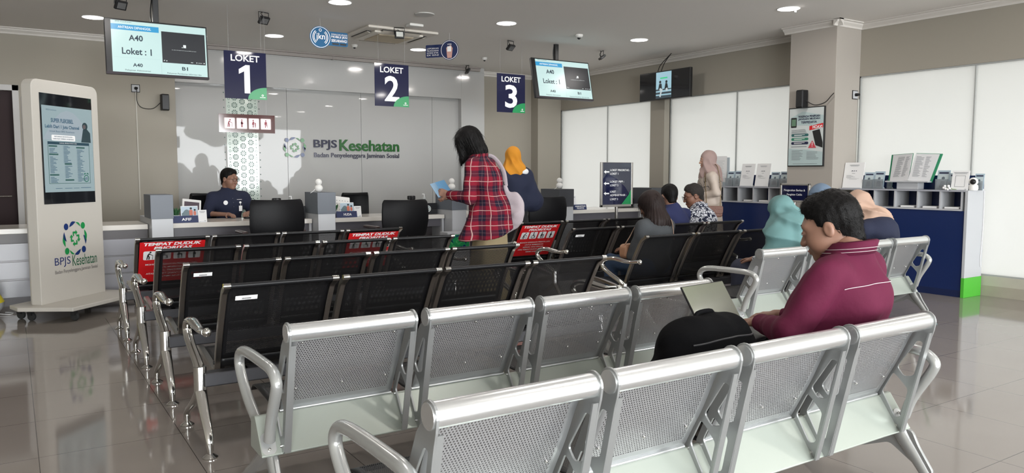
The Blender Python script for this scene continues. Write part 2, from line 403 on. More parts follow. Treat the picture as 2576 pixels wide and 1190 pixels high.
# covings
CP = [(0, 0), (0, -.075), (.012, -.075), (.02, -.055), (.05, -.03), (.055, -.015), (.08, -.012), (.08, 0)]
def coving(name, a, b, n):
    a, b, n = Vector(a), Vector(b), Vector(n); mb = MB(); k = len(CP)
    vs = [tuple(a+n*p[0]+Vector((0, 0, p[1]))) for p in CP]+[tuple(b+n*p[0]+Vector((0, 0, p[1]))) for p in CP]
    mb.add(vs, [tuple(range(k)), tuple(range(k, 2*k))[::-1]]+[(i, k+i, k+(i+1) % k, (i+1) % k) for i in range(k)])
    struct(name, mb, COVING)
coving('trim_1', (-3.2, 11.3, ZC-.001), (1.92, 11.3, ZC-.001), (0, -1, 0))
coving('trim_2', (6.81, 11.65, ZC-.001), (8.02, 11.65, ZC-.001), (0, -1, 0))
coving('trim_3', (XR, 6.12, ZC-.001), (XR, 11.43, ZC-.001), (-1, 0, 0))
coving('trim_4', (XR, -3.2, ZC-.001), (XR, 5.49, ZC-.001), (-1, 0, 0))
coving('trim_5', (8.06, 5.41, ZC-.001), (8.06, 6.2, ZC-.001), (-1, 0, 0))
coving('trim_6', (7.98, 5.49, ZC-.001), (8.53, 5.49, ZC-.001), (0, -1, 0))
coving('trim_7', (8.016, 11.43, ZC-.001), (8.53, 11.43, ZC-.001), (0, -1, 0))
mb = MB(); mb.box((2.3, 11.24, 2.985), (6.7, 11.3, 3.04)); mb.box((2.3, 11.2, 3.03), (6.7, 11.3, 3.05)); mb.box((4.12, 11.235, 2.98), (4.15, 11.3, 3.05))
struct('trim_8', mb, mat('shaded_cornice', (.30, .27, .25), .6), bevel=.003)  # jointed cornice; its shadow is put in as a darker taupe

# ================================================================== CEILING FITTINGS
def downlight(x, y, lab, big=True):
    t = thing('ceiling_downlight', lab, 'downlight', (x, y, ZC), 0, 'round downlights')
    mk('trim_ring', MB().lathe([(.112, 0), (.118, -.006), (.122, -.001), (.122, .004), (.1, .004)], n=28), mat('lamp_ring', (.8, .8, .8), .4), t, True)
    mk('diffuser', MB().disc((0, 0), .108, (-.005, -.001), 28), LAMP, t)
    l = bpy.data.lights.new('downlight', 'AREA'); l.shape = 'DISK'; l.size = .2; l.energy = DOWN; l.color = (1, .95, .9)
    o = bpy.data.objects.new('downlight', l); COL.objects.link(o); o.parent = t; o.location = (0, 0, -.008)
    return t
DL = [((.87, 10.04), 'round downlight beside the hanging screen at far left'), ((2.93, 10.1), 'round downlight above the first counter sign'),
      ((2.94, 7.77), 'round downlight at the top edge between the first two signs'), ((4.99, 7.77), 'round downlight near the middle with a black spotlight below it'),
      ((4.98, 10.09), 'round downlight right of the air conditioner, above the second counter sign'), ((7.08, 7.76), 'round downlight left above the dark video screen'),
      ((7.1, 5.43), 'round downlight with a hanging tab, beside the column')]
for (x, y), lab in DL:
    t = downlight(x, y, lab)
    if y < 5.5: mk('loose_tab', MB().box((-.012, -.09, -.05), (.012, -.084, 0)), LAMP, t)
for x, y in ((.87, 7.77), (.87, 5.43), (2.94, 5.43), (4.99, 5.43), (.87, 3.1), (2.94, 3.1), (4.99, 3.1), (7.1, 3.1), (7.08, 10.1), (2.94, .8), (7.1, .8), (2.94, -1.5), (7.1, -1.5)):
    downlight(x, y, 'round ceiling downlight beyond the edge of the picture' if y < 7 or x < 1 else 'round downlight above the far right counter corner')

def floodlight(x, y, yaw, tilt, lab, lens=False, drop=.09):
    """small square floodlight hanging by its U bracket"""
    t = thing('ceiling_floodlight', lab, 'spotlight', (x, y, ZC), yaw, 'small black floodlights')
    M = Matrix.Translation((0, 0, -drop)) @ Matrix.Rotation(tilt, 4, 'X')
    mk('bracket', MB().tube([(-.062, 0, -drop), (-.062, 0, -.006), (.062, 0, -.006), (.062, 0, -drop)], .005, 6), BLACKM, t)
    mk('housing', MB().box((-.058, -.018, -.045), (.058, .014, .045)).rot(M), BLACKM, t, bevel=.005)
    mk('lens', MB().box((-.042, -.0215, -.031), (.042, -.0185, .031)).rot(M), LAMP if lens == 2 else mat('lens_grey', (.65, .66, .62), .2) if lens else mat('lens_dark', (.10, .10, .10), .1), t)
    mk('cable', MB().tube([(0, .02, -drop), (.02, .03, -.05), (-.02, .02, -.02), (.0, .03, 0)], .004, 6, 4), BLACKM, t, True)
floodlight(1.0, 8.7, .4, .5, 'black floodlight cut by the top edge, left of the screen pole')
floodlight(2.41, 8.69, .35, .7, 'black floodlight hanging above left of the first counter sign')
floodlight(4.04, 8.70, -.25, -.25, 'floodlight with pale square lens in front of the air conditioner', True)
floodlight(5.68, 8.74, .3, .8, 'black floodlight hanging left of the right queue screen')
floodlight(7.26, 8.74, 1.2, .9, 'black floodlight hanging right of the right queue screen')
floodlight(6.38, 11.12, 1.4, .5, 'black floodlight far back on the cornice beside the third sign')
floodlight(2.05, 11.0, -1.2, .5, 'black floodlight at the right edge of the left queue screen')
# cassette air conditioner
t = thing('cassette_air_conditioner', 'white ceiling cassette air conditioner with beige return grille', 'air conditioner', (4.12, 9.19, ZC))
mb = MB(); h = .47
mb.box((-h, -h, -.03), (h, h, 0)); mk('panel', mb, mat('ac_white', (.62, .58, .52), .5), t, bevel=.012)
mk('return_panel', MB().box((-.33, -.33, -.055), (.33, .33, -.028)), mat('ac_white2', (.68, .64, .57), .5), t, bevel=.02)
mb = MB(); mb.box((-.235, -.235, -.062), (.235, .235, -.054))
for k in range(24): mb.box((-.23, -.225+k*.0195, -.066), (.23, -.216+k*.0195, -.06))
mk('return_grille', mb, mat('ac_grille', (.40, .34, .25), .7), t)
for k in range(4):
    M = Matrix.Rotation(k*math.pi/2, 4, 'Z')
    s_ = mk('air_slot', MB().box((-.26, -.405, -.036), (.26, -.35, -.029)).rot(M), BLACKM, t)
    mk('louvre', MB().prism([(-.40, -.040), (-.395, -.037), (-.355, -.052), (-.36, -.056)], 'x', -.25, .25).rot(M), mat('ac_louvre', (.5, .46, .4), .5), s_)
def smoke(x, y, lab, nm='ceiling_camera', cat='ceiling camera', r=.05):
    t = thing(nm, lab, cat, (x, y, ZC)); mk('base', MB().lathe([(r, 0), (r*1.05, -.012), (r*.9, -.03), (r*.5, -.04)], n=20), mat('detector_white', (.7, .69, .66), .5), t, True)
    mk('dark_lens', MB().sphere((0, 0, -.04), r*.45, 12, 8), BLACKM, t, True)
smoke(6.17, 7.89, 'white dome camera on ceiling between downlight and right screen'); smoke(4.05, 10.18, 'small dome camera on ceiling left below the air conditioner', r=.04)
smoke(6.17, 10.23, 'small dome camera on ceiling above the third sign', r=.04)
tag(mk('ceiling_hatch', MB().disc((3.94, 7.82), .11, (ZC-.012, ZC)), mat('hatch', (.5, .49, .47), .6), bevel=.004), 'round blank cover plate on ceiling, right of the cassette unit', 'cover plate')
tag(mk('wireless_router', MB().box((4.02, 8.36, ZC-.03), (4.2, 8.48, ZC)), mat('router_white', (.66, .65, .62), .5), bevel=.008), 'flat white wireless box on ceiling behind the pale floodlight', 'router')

# hanging stickers
def disc_sticker(x, y, z, yaw, lab, col, right=True):
    t = thing('hanging_disc_sign', lab, 'hanging sign', (x, y, z), yaw)
    f = Frame((0, 0, 0), (1, 0, 0), (0, 0, 1)); s_ = 1 if right else -1
    BL = mat('sticker_%s' % col, (.03, .12, .25) if col == 'blue' else (.02, .03, .09), .08, coat=.3)
    mk('disc', MB().prism(circ(0, 0, .125, 32), 'y', 0, .004), BL, t)
    mk('tail', MB().prism(rrect(.08*s_ if right else -.33, -.085, .33 if right else -.08, .075, .015), 'y', .001, .004), BL, t)
    polys('white_rings', ring(0, 0, .112, .118, n=28), LETW, f, t, .001)
    mk('hanging_string', MB().tube([(0, 0, .12), (0, 0, ZC-z)], .001, 4), LETW, t)
    return t, f
t, f = disc_sticker(3.05, 8.7, 2.84, .0, 'blue disc sign with jkn lettering and a tail reading mobile jkn sekarang', 'blue')
polys('signal_arcs', ring(0, 0, .085, .093, -50, 50, 8)+ring(0, 0, .07, .077, -50, 50, 8)+ring(0, 0, .085, .093, 130, 230, 8)+ring(0, 0, .07, .077, 130, 230, 8), LETW, f, t, .002)
text('jkn', (-.05, -.045, .055, .045), LETW, f, t, .003, .01)
polys('small_mark', ring(0, .08, .012, .018, n=8), LETW, f, t, .002)
text('DOWNLOAD APLIKASI', (.13, .035, .32, .055), LETW, f, t, .003, 0); text('MOBILE JKN', (.13, .0, .32, .03), LETW, f, t, .003, .02); text('SEKARANG!', (.13, -.04, .32, -.008), LETW, f, t, .003, .02)
polys('store_badges', [rect(.14, -.072, .22, -.052), rect(.235, -.072, .31, -.052)], INKK, f, t, .002)
t, f = disc_sticker(4.73, 8.7, 2.84, -.9, 'dark blue disc sign showing a hand with phone, turned sideways', 'navy', False)
polys('hand_print', [[(-.03, -.1), (.03, -.1), (.045, .02), (.02, .06), (-.045, .03)]], mat('print_skin', (.5, .28, .24), .6), f, t, .002)
polys('phone_print', [rect(-.03, -.02, .025, .045)], LETW, f, t, .004); text('WBS', (-.03, .06, .03, .08), LETW, f, t)
for k in range(4): text(('LAPORKAN', 'PELANGGARAN', 'KODE ETIK', 'DI SINI')[k], (-.31, .02-.028*k, -.15, .038-.028*k), LETW, f, t)

# ================================================================== COUNTER SIGNS
def loket(x0, n, lab):
    t = thing('counter_sign', lab, 'sign', (x0, 8.55, 2.08), 0, 'hanging counter number signs')
    w, h = .44, .50; f = Frame((0, 0, 0), (1, 0, 0), (0, 0, 1))
    mk('board', MB().box((0, 0, 0), (w, .006, h)), SIGNN, t)
    text('LOKET', (.07, .395, .37, .465), LETW, f, t, .001, .02)
    if n == '1': polys('numeral', [[(.205, .06), (.265, .06), (.265, .36), (.222, .36), (.150, .312), (.150, .262), (.205, .292)]], LETW, f, t, .0015)
    else: text(n, (.125, .06, .315, .36), LETW, f, t, .001, .02)
    g = [(.25, 0), (w, 0), (w, .13)]+[(.25+(w-.25)*math.cos(a)+.0, .0+.13*(1-math.cos(R(90)-0)*0)*math.sin(a)*0) for a in ()]
    pts = [(w, .13)]
    for k in range(1, 10):
        a = R(90*k/10); pts.append((w-(.2)*(math.sin(a)), .13-.13*(1-math.cos(a))))
    pts.append((w-.2, 0)); polys('green_corner', [[(w, 0)]+pts], SIGNG, f, t, .0015)
    polys('corner_mark', ring(w-.045, .045, .006, .012, n=8), LETW, f, t, .003); polys('corner_text', [rect(w-.075, .02, w-.015, .026)], LETW, f, t, .003)
    for x in (.05, w-.05): mk('hanging_line', MB().tube([(x, .003, h), (x, .003, ZC-2.08)], .0012, 5), mat('nylon', (.5, .5, .5), .3, trans=.5), t)
    return t
loket(1.943, '1', 'navy hanging sign reading LOKET 1'); loket(3.645, '2', 'navy hanging sign reading LOKET 2'); loket(5.345, '3', 'navy hanging sign reading LOKET 3')
t = thing('priority_icon_sign', 'brown acrylic sign with four priority visitor icons under LOKET 1 sign', 'sign', (1.875, 8.56, 1.72))
f = Frame((0, 0, 0), (1, 0, 0), (0, 0, 1)); mk('board', MB().box((0, 0, 0), (.59, .006, .195)), MAROONS, t)
for k, kd in enumerate(('elder', 'preg', 'child', 'man')):
    cx = .11+k*.127
    a = polys('icon_tile', [rrect(cx-.05, .045, cx+.05, .15, .008)], LETW, f, t, .0015)
    polys('icon_border', [rrect(cx-.057, .038, cx+.057, .157, .01)], mat('icon_border', (.5, .4, .4), .4), f, t, .001)
    polys('pictogram', pict(kd, cx, .098, .095), mat('icon_maroon', (.25, .02, .04), .5), f, a, .003)
for x in (.12, .5): mk('hanging_line', MB().tube([(x, .003, .195), (x, .003, ZC-1.72)], .0012, 5), MATS['nylon'], t)

# ================================================================== SCREENS
def tv(name, lab, x0, z0, w, h, y, tilt, polex):
    t = thing(name, lab, 'screen', (x0, y, z0+h), 0)
    M = Matrix.Rotation(-tilt, 4, 'X')
    def B(a, b): return MB().box(a, b).rot(M)
    mk('casing', B((0, 0, -h), (w, .045, 0)), BLACKM, t, bevel=.006)
    mk('bezel_strip', B((0, -.004, -h), (w, 0, -h+.022)), mat('tv_bezel', (.08, .07, .08), .15, .5), t)
    o = M @ Vector((0, -.001, -h)); f = Frame(o, M @ Vector((1, 0, 0)), M @ Vector((0, 0, 1)))
    return t, f
def queue(x0, z0, w, h, y, tilt, lab, polex):
    t, f = tv('queue_display', lab, x0, z0, w, h, y, tilt, polex)
    E = mat('screen_mint', (.62, .84, .82), .3, emit=SCR); EB = mat('screen_blue', (.04, .36, .68), .3, emit=SCR); EK = mat('screen_black', (.013, .016, .024), .4, emit=SCR*.6)
    EI = mat('screen_navy_text', (.01, .05, .09), .4, emit=.3); EW = mat('screen_white', (.9, .97, .97), .3, emit=SCR)
    def Q(a, b, c, d): return rect(.06*w+a*(.925*w), .045*h+b*.925*h, .06*w+c*.925*w, .045*h+d*.925*h)
    def QB(a, b, c, d): r_ = Q(a, b, c, d); return (r_[0][0], r_[0][1], r_[2][0], r_[2][1])
    s_ = polys('screen', [Q(0, 0, 1, 1)], E, f, t, .001)
    polys('title_bar', [Q(.0, .82, .49, .93)], EB, f, s_, .002); polys('video_window', [Q(.515, .24, .985, .86)], EK, f, s_, .002)
    text('ANTREAN DIPANGGIL', QB(.07, .85, .41, .9), EW, f, s_, .003, .02)
    text('A40', QB(.175, .62, .32, .735), EI, f, s_, .003, .025); text('Loket : 1', QB(.10, .35, .405, .48), EI, f, s_, .003, .02)
    text('A40', QB(.205, .115, .305, .185), EI, f, s_, .003, .025); text('B1', QB(.72, .105, .785, .175), EI, f, s_, .003, .025)
    text('Pelayanan Administrasi', QB(.125, .02, .385, .06), EI, f, s_, .003, .0); text('Pelayanan Pemberian Informasi dan', QB(.56, .01, .93, .05), EI, f, s_, .003, .0)
    text('No video with supported format and MIME type found.', QB(.62, .495, .885, .512), EW, f, s_, .004)
    polys('file_icon', [Q(.745, .56, .775, .62), Q(.728, .56, .74, .572)], EW, f, s_, .004)
    polys('player_controls', [[(Q(.53, .265, .545, .29)[i][0], Q(.53, .265, .545, .29)[i][1]) for i in (0, 2, 3)], Q(.555, .268, .565, .286), Q(.82, .27, .845, .28), Q(.88, .268, .89, .284), Q(.9, .272, .945, .278), Q(.96, .265, .972, .285)], EW, f, s_, .004)
    polys('divider_line', [Q(.02, .285, .49, .288), Q(.5, .0, .503, .22)], mat('screen_line', (.35, .5, .5), .4), f, s_, .002)
    text('BPJS Kesehatan', QB(.045, .965, .21, .99), EI, f, s_, .003)
    mk('pole', MB().box((polex-x0-.028, .05, -.1), (polex-x0+.028, .10, ZC-z0-h)), BLACKM, t, bevel=.004)
    mk('mount', MB().box((polex-x0-.12, .045, -.34), (polex-x0+.12, .075, -.06)).rot(Matrix.Rotation(-tilt, 4, 'X')), BLACKM, t)
    mk('cable', MB().tube([(polex-x0-.04, .07, -.05), (polex-x0-.045, .08, .1), (polex-x0-.03, .08, ZC-z0-h)], .006, 6, 4), BLACKM, t, True)
    return t
queue(.832, 2.255, .955, .55, 8.58, R(5), 'left queue display screen showing A40 Loket 1, above the kiosk', 1.31)
queue(5.90, 2.275, .98, .555, 8.58, R(13), 'right queue display screen showing A40 Loket 1, beside LOKET 3 sign', 6.37)
# black video screen near the right wall
t = thing('video_screen', 'black wall screen showing a narrow upright video of two seated people', 'screen', (8.2, 8.96, 2.80))
f = Frame((0, 0, 0), (0, -1, 0), (0, 0, 1)); 
mk('casing', MB().box((0, -1.05, -.42), (.05, 0, 0)), BLACKM, t, bevel=.005)
polys('black_screen', [rect(.01, -.405, 1.04, -.01)], GLASSK, f, t, .001)
s_ = polys('video_picture', [rect(.36, -.40, .68, -.015)], mat('video_sky', (.35, .58, .68), .3, emit=SCR), f, t, .002)
polys('green_caption', [rect(.45, -.115, .60, -.095)], mat('video_green', (.03, .5, .2), .3, emit=.8), f, s_, .004)
polys('steps', [rect(.36, -.40, .68, -.36), rect(.36, -.34, .68, -.31), [(.36, -.29), (.68, -.28), (.68, -.265), (.36, -.265)]], mat('video_steps', (.08, .12, .15), .3, emit=.3), f, s_, .003)
polys('seated_figures', [circ(.45, -.16, .022), [(.41, -.27), (.49, -.27), (.48, -.185), (.43, -.185)], circ(.58, -.165, .022), [(.54, -.27), (.62, -.27), (.6, -.19), (.56, -.185)]], mat('video_dark', (.02, .03, .04), .3, emit=.2), f, s_, .004)
polys('legs_picture', [thick((.44, -.26), (.5, -.29), .035), thick((.48, -.28), (.45, -.38), .03), thick((.58, -.26), (.6, -.3), .04)], mat('video_pale', (.5, .58, .6), .3, emit=.7), f, s_, .005)
mk('cable', MB().tube([(.03, -.36, 0), (.03, -.42, .1), (.05, -.6, .235), (.05, -.62, .25)], .006, 6, 5), BLACKM, t, True)
mk('cable', MB().tube([(.03, -.43, 0), (.03, -.5, .12), (.05, -.62, .25)], .006, 6, 5), BLACKM, t, True)
mk('mount', MB().box((.05, -.62, -.28), (.33, -.44, -.12)), BLACKM, t)

# ================================================================== FEATURE WALL: letters, emblem, floral strip
t = thing('wall_logo_lettering', 'raised wall lettering reading BPJS Kesehatan with round emblem', 'wall lettering', (3.4, 11.4, 1.5))
f = Frame((0, 0, 0), (1, 0, 0), (0, 0, 1))
def wp(x): return x
emblem(f, .165, .165, .30, .30, t, mat('logo_blue_metal', (.02, .035, .09), .25, .15), mat('logo_green_metal', (.02, .13, .03), .25, .1), off=.02)
text('BPJS', (.455, .135, .82, .29), mat('letter_blue', (.008, .009, .035), .3, spec=.25), f, t, 0, .015, .02); text('Kesehatan', (.86, .125, 1.86, .30), mat('letter_green', (.012, .10, .015), .3, spec=.25), f, t, 0, .02, .02)
text('Badan Penyelenggara Jaminan Sosial', (.46, .005, 1.86, .095), mat('letter_dark', (.012, .012, .035), .2, .2), f, t, 0, .012, .012)
pale = [rect(2.60, .5, 3.04, 2.52)]
dk = []
for c, cx in enumerate((2.715, 2.822, 2.930)):
    for k in range(18):
        cz = 2.46-.105*k-(.052 if c == 1 else 0)
        dk += ring(cx, cz, .011, .017, n=9)+ring(cx, cz, .026, .033, n=8)
        for a in range(8):
            t_ = R(45*a+22.5); dk.append(leaf((cx+.041*math.cos(t_-.30), cz+.041*math.sin(t_-.30)), (cx+.041*math.cos(t_+.30), cz+.041*math.sin(t_+.30)), .012, -.003))
for k in range(18):
    z = 2.44-.105*k
    for x in (2.638, 3.005): dk += ring(x, z, .013, .018, n=8); dk.append(circ(x, z-.052, .008, 8))
    for x in (2.57, 3.058): dk.append(circ(x, z-.02, .009, 8))
o = thing('floral_wall_strip', 'vertical strip of green floral ornament behind the counter officer', 'wall decal', (0, 11.4, 0))
polys('pale_ground', pale, mat('strip_pale', (.50, .58, .52), .12, coat=.4), Frame((0, 0, 0), (1, 0, 0), (0, 0, 1)), o, .002)
polys('ornament', dk, mat('strip_green', (.02, .07, .045), .3), Frame((0, 0, 0), (1, 0, 0), (0, 0, 1)), o, .004)

# speakers, sockets
def speaker(x, y, z, rz, lab, sock, cabs):
    t = thing('wall_speaker', lab, 'speaker', (x, y, z), rz)
    mk('cabinet', MB().prism([(-.055, 0), (.055, 0), (.045, -.10), (-.045, -.10)], 'z', 0, .215), BLACKP, t, bevel=.01)
    mk('grille', MB().box((-.042, -.106, .012), (.042, -.099, .203)), BLACKM, t, bevel=.004)
    mk('bracket', MB().box((-.02, 0, .08), (.02, .03, .13)), BLACKM, t)
    mk('cable', MB().tube(cabs, .005, 6, 5), BLACKM, t, True)
    return t
speaker(1.775, 11.26, 2.12, 0, 'small black wall speaker left of the white panel', None, [(-.055, -.03, .10), (-.15, -.02, .02), (-.28, 0, .03), (-.335, 0, .12), (-.33, 0, .27)])
speaker(8.03, 5.88, 2.06, R(-90), 'small black wall speaker on the column', None, [(.055, -.03, .08), (.15, 0, .03), (.28, 0, .05), (.36, -.0, .12), (.395, .0, .15)])
def socket(x, y, z, rz, lab):
    t = thing('wall_socket', lab, 'socket', (x, y, z), rz)
    mk('plate', MB().box((-.045, -.012, -.045), (.045, 0, .045)), WHITE, t, bevel=.006); mk('black_surround', MB().box((-.052, -.006, -.052), (.052, -.0, .052)), BLACKP, t)
    mk('plug', MB().tube([(0, -.012, 0), (0, -.04, 0), (.02, -.05, 0)], [.02, .018, .012], 10), BLACKP, t, True)
socket(1.435, 11.298, 2.40, 0, 'white wall socket with black plug left of the counter sign'); socket(8.44, 5.488, 2.21, 0, 'white socket with black plug on the column side')
tag(mk('wall_cable_duct', MB().box((1.43, 11.29, .8), (1.442, 11.3, 2.35)), mat('duct', (.5, .48, .43), .6)), 'thin cable duct running down the beige wall below the socket', 'cable duct')
tag(mk('wall_cable_duct', MB().box((8.5, 5.478, .5), (8.522, 5.49, 2.16)), mat('duct2', (.45, .45, .42), .6)), 'thin cable duct running down beside the column', 'cable duct')
# framed poster
t = thing('framed_poster', 'framed notice reading waspada penipuan jangan mudah terpedaya, on the column', 'poster', (8.058, 6.10, 1.365))
f = Frame((-.02, 0, 0), (0, -1, 0), (0, 0, 1)); w, h = .50, .71
mk('frame', MB().box((-.02, -w, 0), (0, 0, h)), BLACKM, t, bevel=.003)
s_ = polys('sheet', [rect(.012, .012, w-.012, h-.012)], mat('poster_pale', (.58, .62, .61), .25, coat=.2), f, t, .002)
polys('tint', [[(.012, .012), (w-.012, .012), (w-.012, .17), (.3, .2), (.012, .22)]], mat('poster_tint', (.42, .52, .52), .3), f, s_, .003)
polys('tint', [[(.012, .58), (.2, .66), (w-.012, .60), (w-.012, .48), (.012, .5)]], mat('poster_tint', (.42, .52, .52), .3), f, s_, .003)
text('WASPADA PENIPUAN', (.14, .585, .44, .612), INKN, f, s_, .005, .03); text('JANGAN MUDAH', (.14, .55, .44, .58), INKN, f, s_, .005, .03); text('TERPEDAYA', (.18, .515, .40, .543), INKN, f, s_, .005, .03)
polys('phone', [rrect(.04, .47, .12, .59, .01)], INKK, f, s_, .005); polys('phone_screen', [rect(.05, .49, .11, .57)], mat('phone_green', (.12, .22, .14), .4), f, s_, .006)
polys('red_flag', [[(.30, .43), (w-.015, .46), (w-.015, .51), (.30, .48)]], RED, f, s_, .005); text('HOAX!', (.345, .448, .475, .488), LETW, f, s_, .007, .03)
polys('second_phone', [[(.34, .42), (.44, .44), (.485, .28), (.485, .22), (.39, .25)]], INKK, f, s_, .0045)
polys('warning_triangle', [[(.29, .22), (.40, .22), (.345, .31)]], mat('poster_red', (.55, .06, .08), .4), f, s_, .006); polys('exclamation', [rect(.341, .25, .349, .29), rect(.341, .235, .349, .243)], LETW, f, s_, .007)
for k in range(3): polys('pill_bar', [rrect(.05, .265+.048*k, .29, .298+.048*k, .015)], [INKN, mat('bar_green', (.03, .2, .12), .4), mat('bar_teal', (.03, .12, .12), .4)][k], f, s_, .005); polys('pill_line', [rect(.09, .283+.048*k, .24, .288+.048*k), rect(.09, .274+.048*k, .2, .278+.048*k)], LETW, f, s_, .006)
ls = [rect(.05, .44-.012*k, .05+.22*(.7+.3*random.random()), .444-.012*k) for k in range(5)]+[rect(.06, .19-.014*k, .06+.16*(.7+.3*random.random()), .194-.014*k) for k in range(9)]+[rect(.27, .17-.014*k, .27+.17*(.7+.3*random.random()), .174-.014*k) for k in range(7)]+[rect(.08, .03, .42, .034), rect(.05, .235, .27, .242)]
polys('small_print', ls, INKG, f, s_, .005)

# ================================================================== SERVICE COUNTER
SLAT = mat('pale_slat', (.26, .26, .285), .3, coat=.1); TOP = mat('counter_top', (.66, .63, .585), .2, coat=.3)
def counter(x0, x1, lab, slats, y0=8.77):
    t = thing('service_counter', lab, 'counter', (x0, y0, 0), 0, 'service counter desks'); w = x1-x0
    mk('worktop', MB().box((0, 0, .70), (w, .72, .752)), TOP, t, bevel=.004)
    if slats:
        mk('front_panel', MB().box((0, .03, .0), (w, .06, .70)), DARKB, t)
        for k in range(3): mk('slat_panel', MB().box((.01, .0, .085+k*.18), (w-.01, .03, .085+k*.18+.163)), SLAT, t, bevel=.002)
        mb = MB()
        for k in range(2): mb.box((.01, .012, .248+k*.18), (w-.01, .029, .265+k*.18))
        mk('metal_strip', mb, mat('slat_strip', (.16, .155, .16), .4, .3), t)
    else:
        mk('front_panel', MB().box((0, .30, .0), (w, .33, .70)), DARKB, t); mk('side_panel', MB().box((0, .02, 0), (.03, .7, .70)), DARKB, t); mk('side_panel', MB().box((w-.03, .02, 0), (w, .7, .70)), WHITE, t)
        mk('apron', MB().box((.03, .06, .60), (w-.03, .09, .70)), mat('apron_grey', (.10, .095, .11), .35), t)
    return t
counter(-1.6, 1.18, 'left end of the counter with pale slatted front, behind the kiosk', True)
counter(1.405, 2.93, 'counter desk between first two grey towers, name plate AFIF on it', False)
counter(3.155, 4.68, 'counter desk with the name plate HUDA on it', False)
counter(4.905, 6.38, 'counter desk behind the woman in plaid shirt', False)
counter(6.64, 8.11, 'counter desk at right end, behind the directory sign', False)
def tower(x, lab, dark=False, last=False, fig=True):
    t = thing('counter_tower', lab, 'partition pillar', (x, 8.58, 0), 0, 'partition pillars of the counter')
    w = .205 if not dark else .24
    mk('white_base', MB().box((0, 0, 0), (w, .85, .815)), WHITE, t, bevel=.003)
    mk('grey_top', MB().box((-.006, -.006, .815), (w+.006, .45, 1.062)), mat('tower_dark_grey', (.05, .053, .062), .35) if dark else GREYB, t, bevel=.003)
    return t
def figurine(x, y, z, lab):
    t = thing('ball_camera', lab, 'camera', (x, y, z), 0, 'white ball cameras on the pillars')
    mk('body', MB().sphere((0, 0, .035), .048, 18, 12, (1, 1, .95)), mat('gloss_white', (.75, .74, .72), .25), t, 'all')
    mk('head', MB().sphere((0, 0, .105), .040, 18, 12), MATS['gloss_white'], t, 'all')
    mk('cable', MB().tube([(-.04, .0, .03), (-.07, -.01, .0), (-.1, .0, -.02)], .003, 5, 4), LETW, t, True)
tower(1.19, 'grey-topped pillar of the counter just left of the name plate AFIF'); tower(2.94, 'grey-topped pillar left of the name plate HUDA')
tower(4.69, 'grey-topped pillar half hidden behind the woman in plaid'); tower(6.39, 'dark-topped pillar beside the third black customer chair', True); tower(8.12, 'dark-topped pillar at right end of the counter', True)
figurine(3.0, 8.72, 1.075, 'white two-ball camera on the pillar left of HUDA'); figurine(4.76, 8.72, 1.075, 'white two-ball camera on the pillar by the plaid woman'); figurine(6.49, 8.72, 1.075, 'white two-ball camera on the dark pillar right of the standing women')

def nameplate(x, y, s, lab, w=.26, s2=None):
    t = thing('name_plate', lab, 'name plate', (x, y, .752)); f = Frame((0, -.03, .0), (1, 0, 0), (0, .25, 1))
    mk('wedge', MB().prism([(-.03, 0), (.05, 0), (-.012, .075)], 'x', 0, w), NAVY, t, bevel=.002)
    text(s, (.09, .022, .19, .052) if not s2 else (.02, .04, w-.02, .06), LETW, f, t, .002, .02)
    if s2: text(s2, (.05, .012, w-.05, .032), LETW, f, t, .002, .02)
nameplate(1.43, 8.85, 'AFIF', 'navy desk name plate reading AFIF'); nameplate(3.25, 8.85, 'HUDA', 'navy desk name plate reading HUDA'); nameplate(6.86, 8.88, 'ADMINISTRASI', 'dark desk plate reading ADMINISTRASI PRIORITAS', .23, 'PRIORITAS')
def leaflet_stand(x, y, z, w, h, lab, kind, rz=0., name='leaflet_holder', cat='leaflet holder', title='', body=6):
    t = thing(name, lab, cat, (x, y, z), rz); f = Frame((0, 0, 0), (1, 0, 0), (0, .18, 1))
    mk('backing', MB().prism([(0, 0), (.006, 0), (.006+.18*h, h), (.18*h, h)], 'x', 0, w), PAPER if kind != 'blue' else mat('leaflet_blue', (.38, .48, .55), .35), t)
    mk('foot', MB().prism([(0, 0), (.06, 0), (.03, .02), (0, .006)], 'x', .01, w-.01), mat('acrylic', (.5, .52, .54), .1), t)
    return t, f
for x, lab in ((1.53, 'photo leaflet above the name plate AFIF'), (3.33, 'photo leaflet above the name plate HUDA')):
    t, f = leaflet_stand(x, 8.90, .752, .175, .175, lab, 'white'); w = .175
    polys('photo', [rect(.004, .05, w-.004, .171)], mat('photo_sky', (.42, .52, .60), .3), f, t, .002)
    polys('photo_car', [leaf((.01, .09), (.11, .09), .05, 0), rect(.01, .06, .12, .1)], mat('photo_grey', (.12, .18, .2), .4), f, t, .003)
    polys('photo_people', [rrect(.085, .075, .12, .135, .01), rrect(.128, .075, .155, .12, .01)], mat('photo_orange', (.55, .14, .08), .4), f, t, .004); polys('photo_heads', [circ(.103, .15, .012), circ(.142, .133, .011)], INKK, f, t, .005)
def qrcard(x, y, lab, z=.752, rz=0, w=.09, h=.13):
    t, f = leaflet_stand(x, y, z, w, h, lab, 'white', rz, 'table_card', 'table card')
    polys('print_lines', [rect(.015, h-.02, w-.015, h-.015), rect(.025, h-.03, w-.025, h-.027), rect(w-.03, .01, w-.01, .014)], INKG, f, t, .002); return t, f
qrcard(1.70, 8.88, 'small white table card right of the name plate AFIF'); qrcard(3.50, 8.88, 'small white table card right of the name plate HUDA'); qrcard(6.86, 8.98, 'white table card beside the dark pillar', h=.20, w=.15)
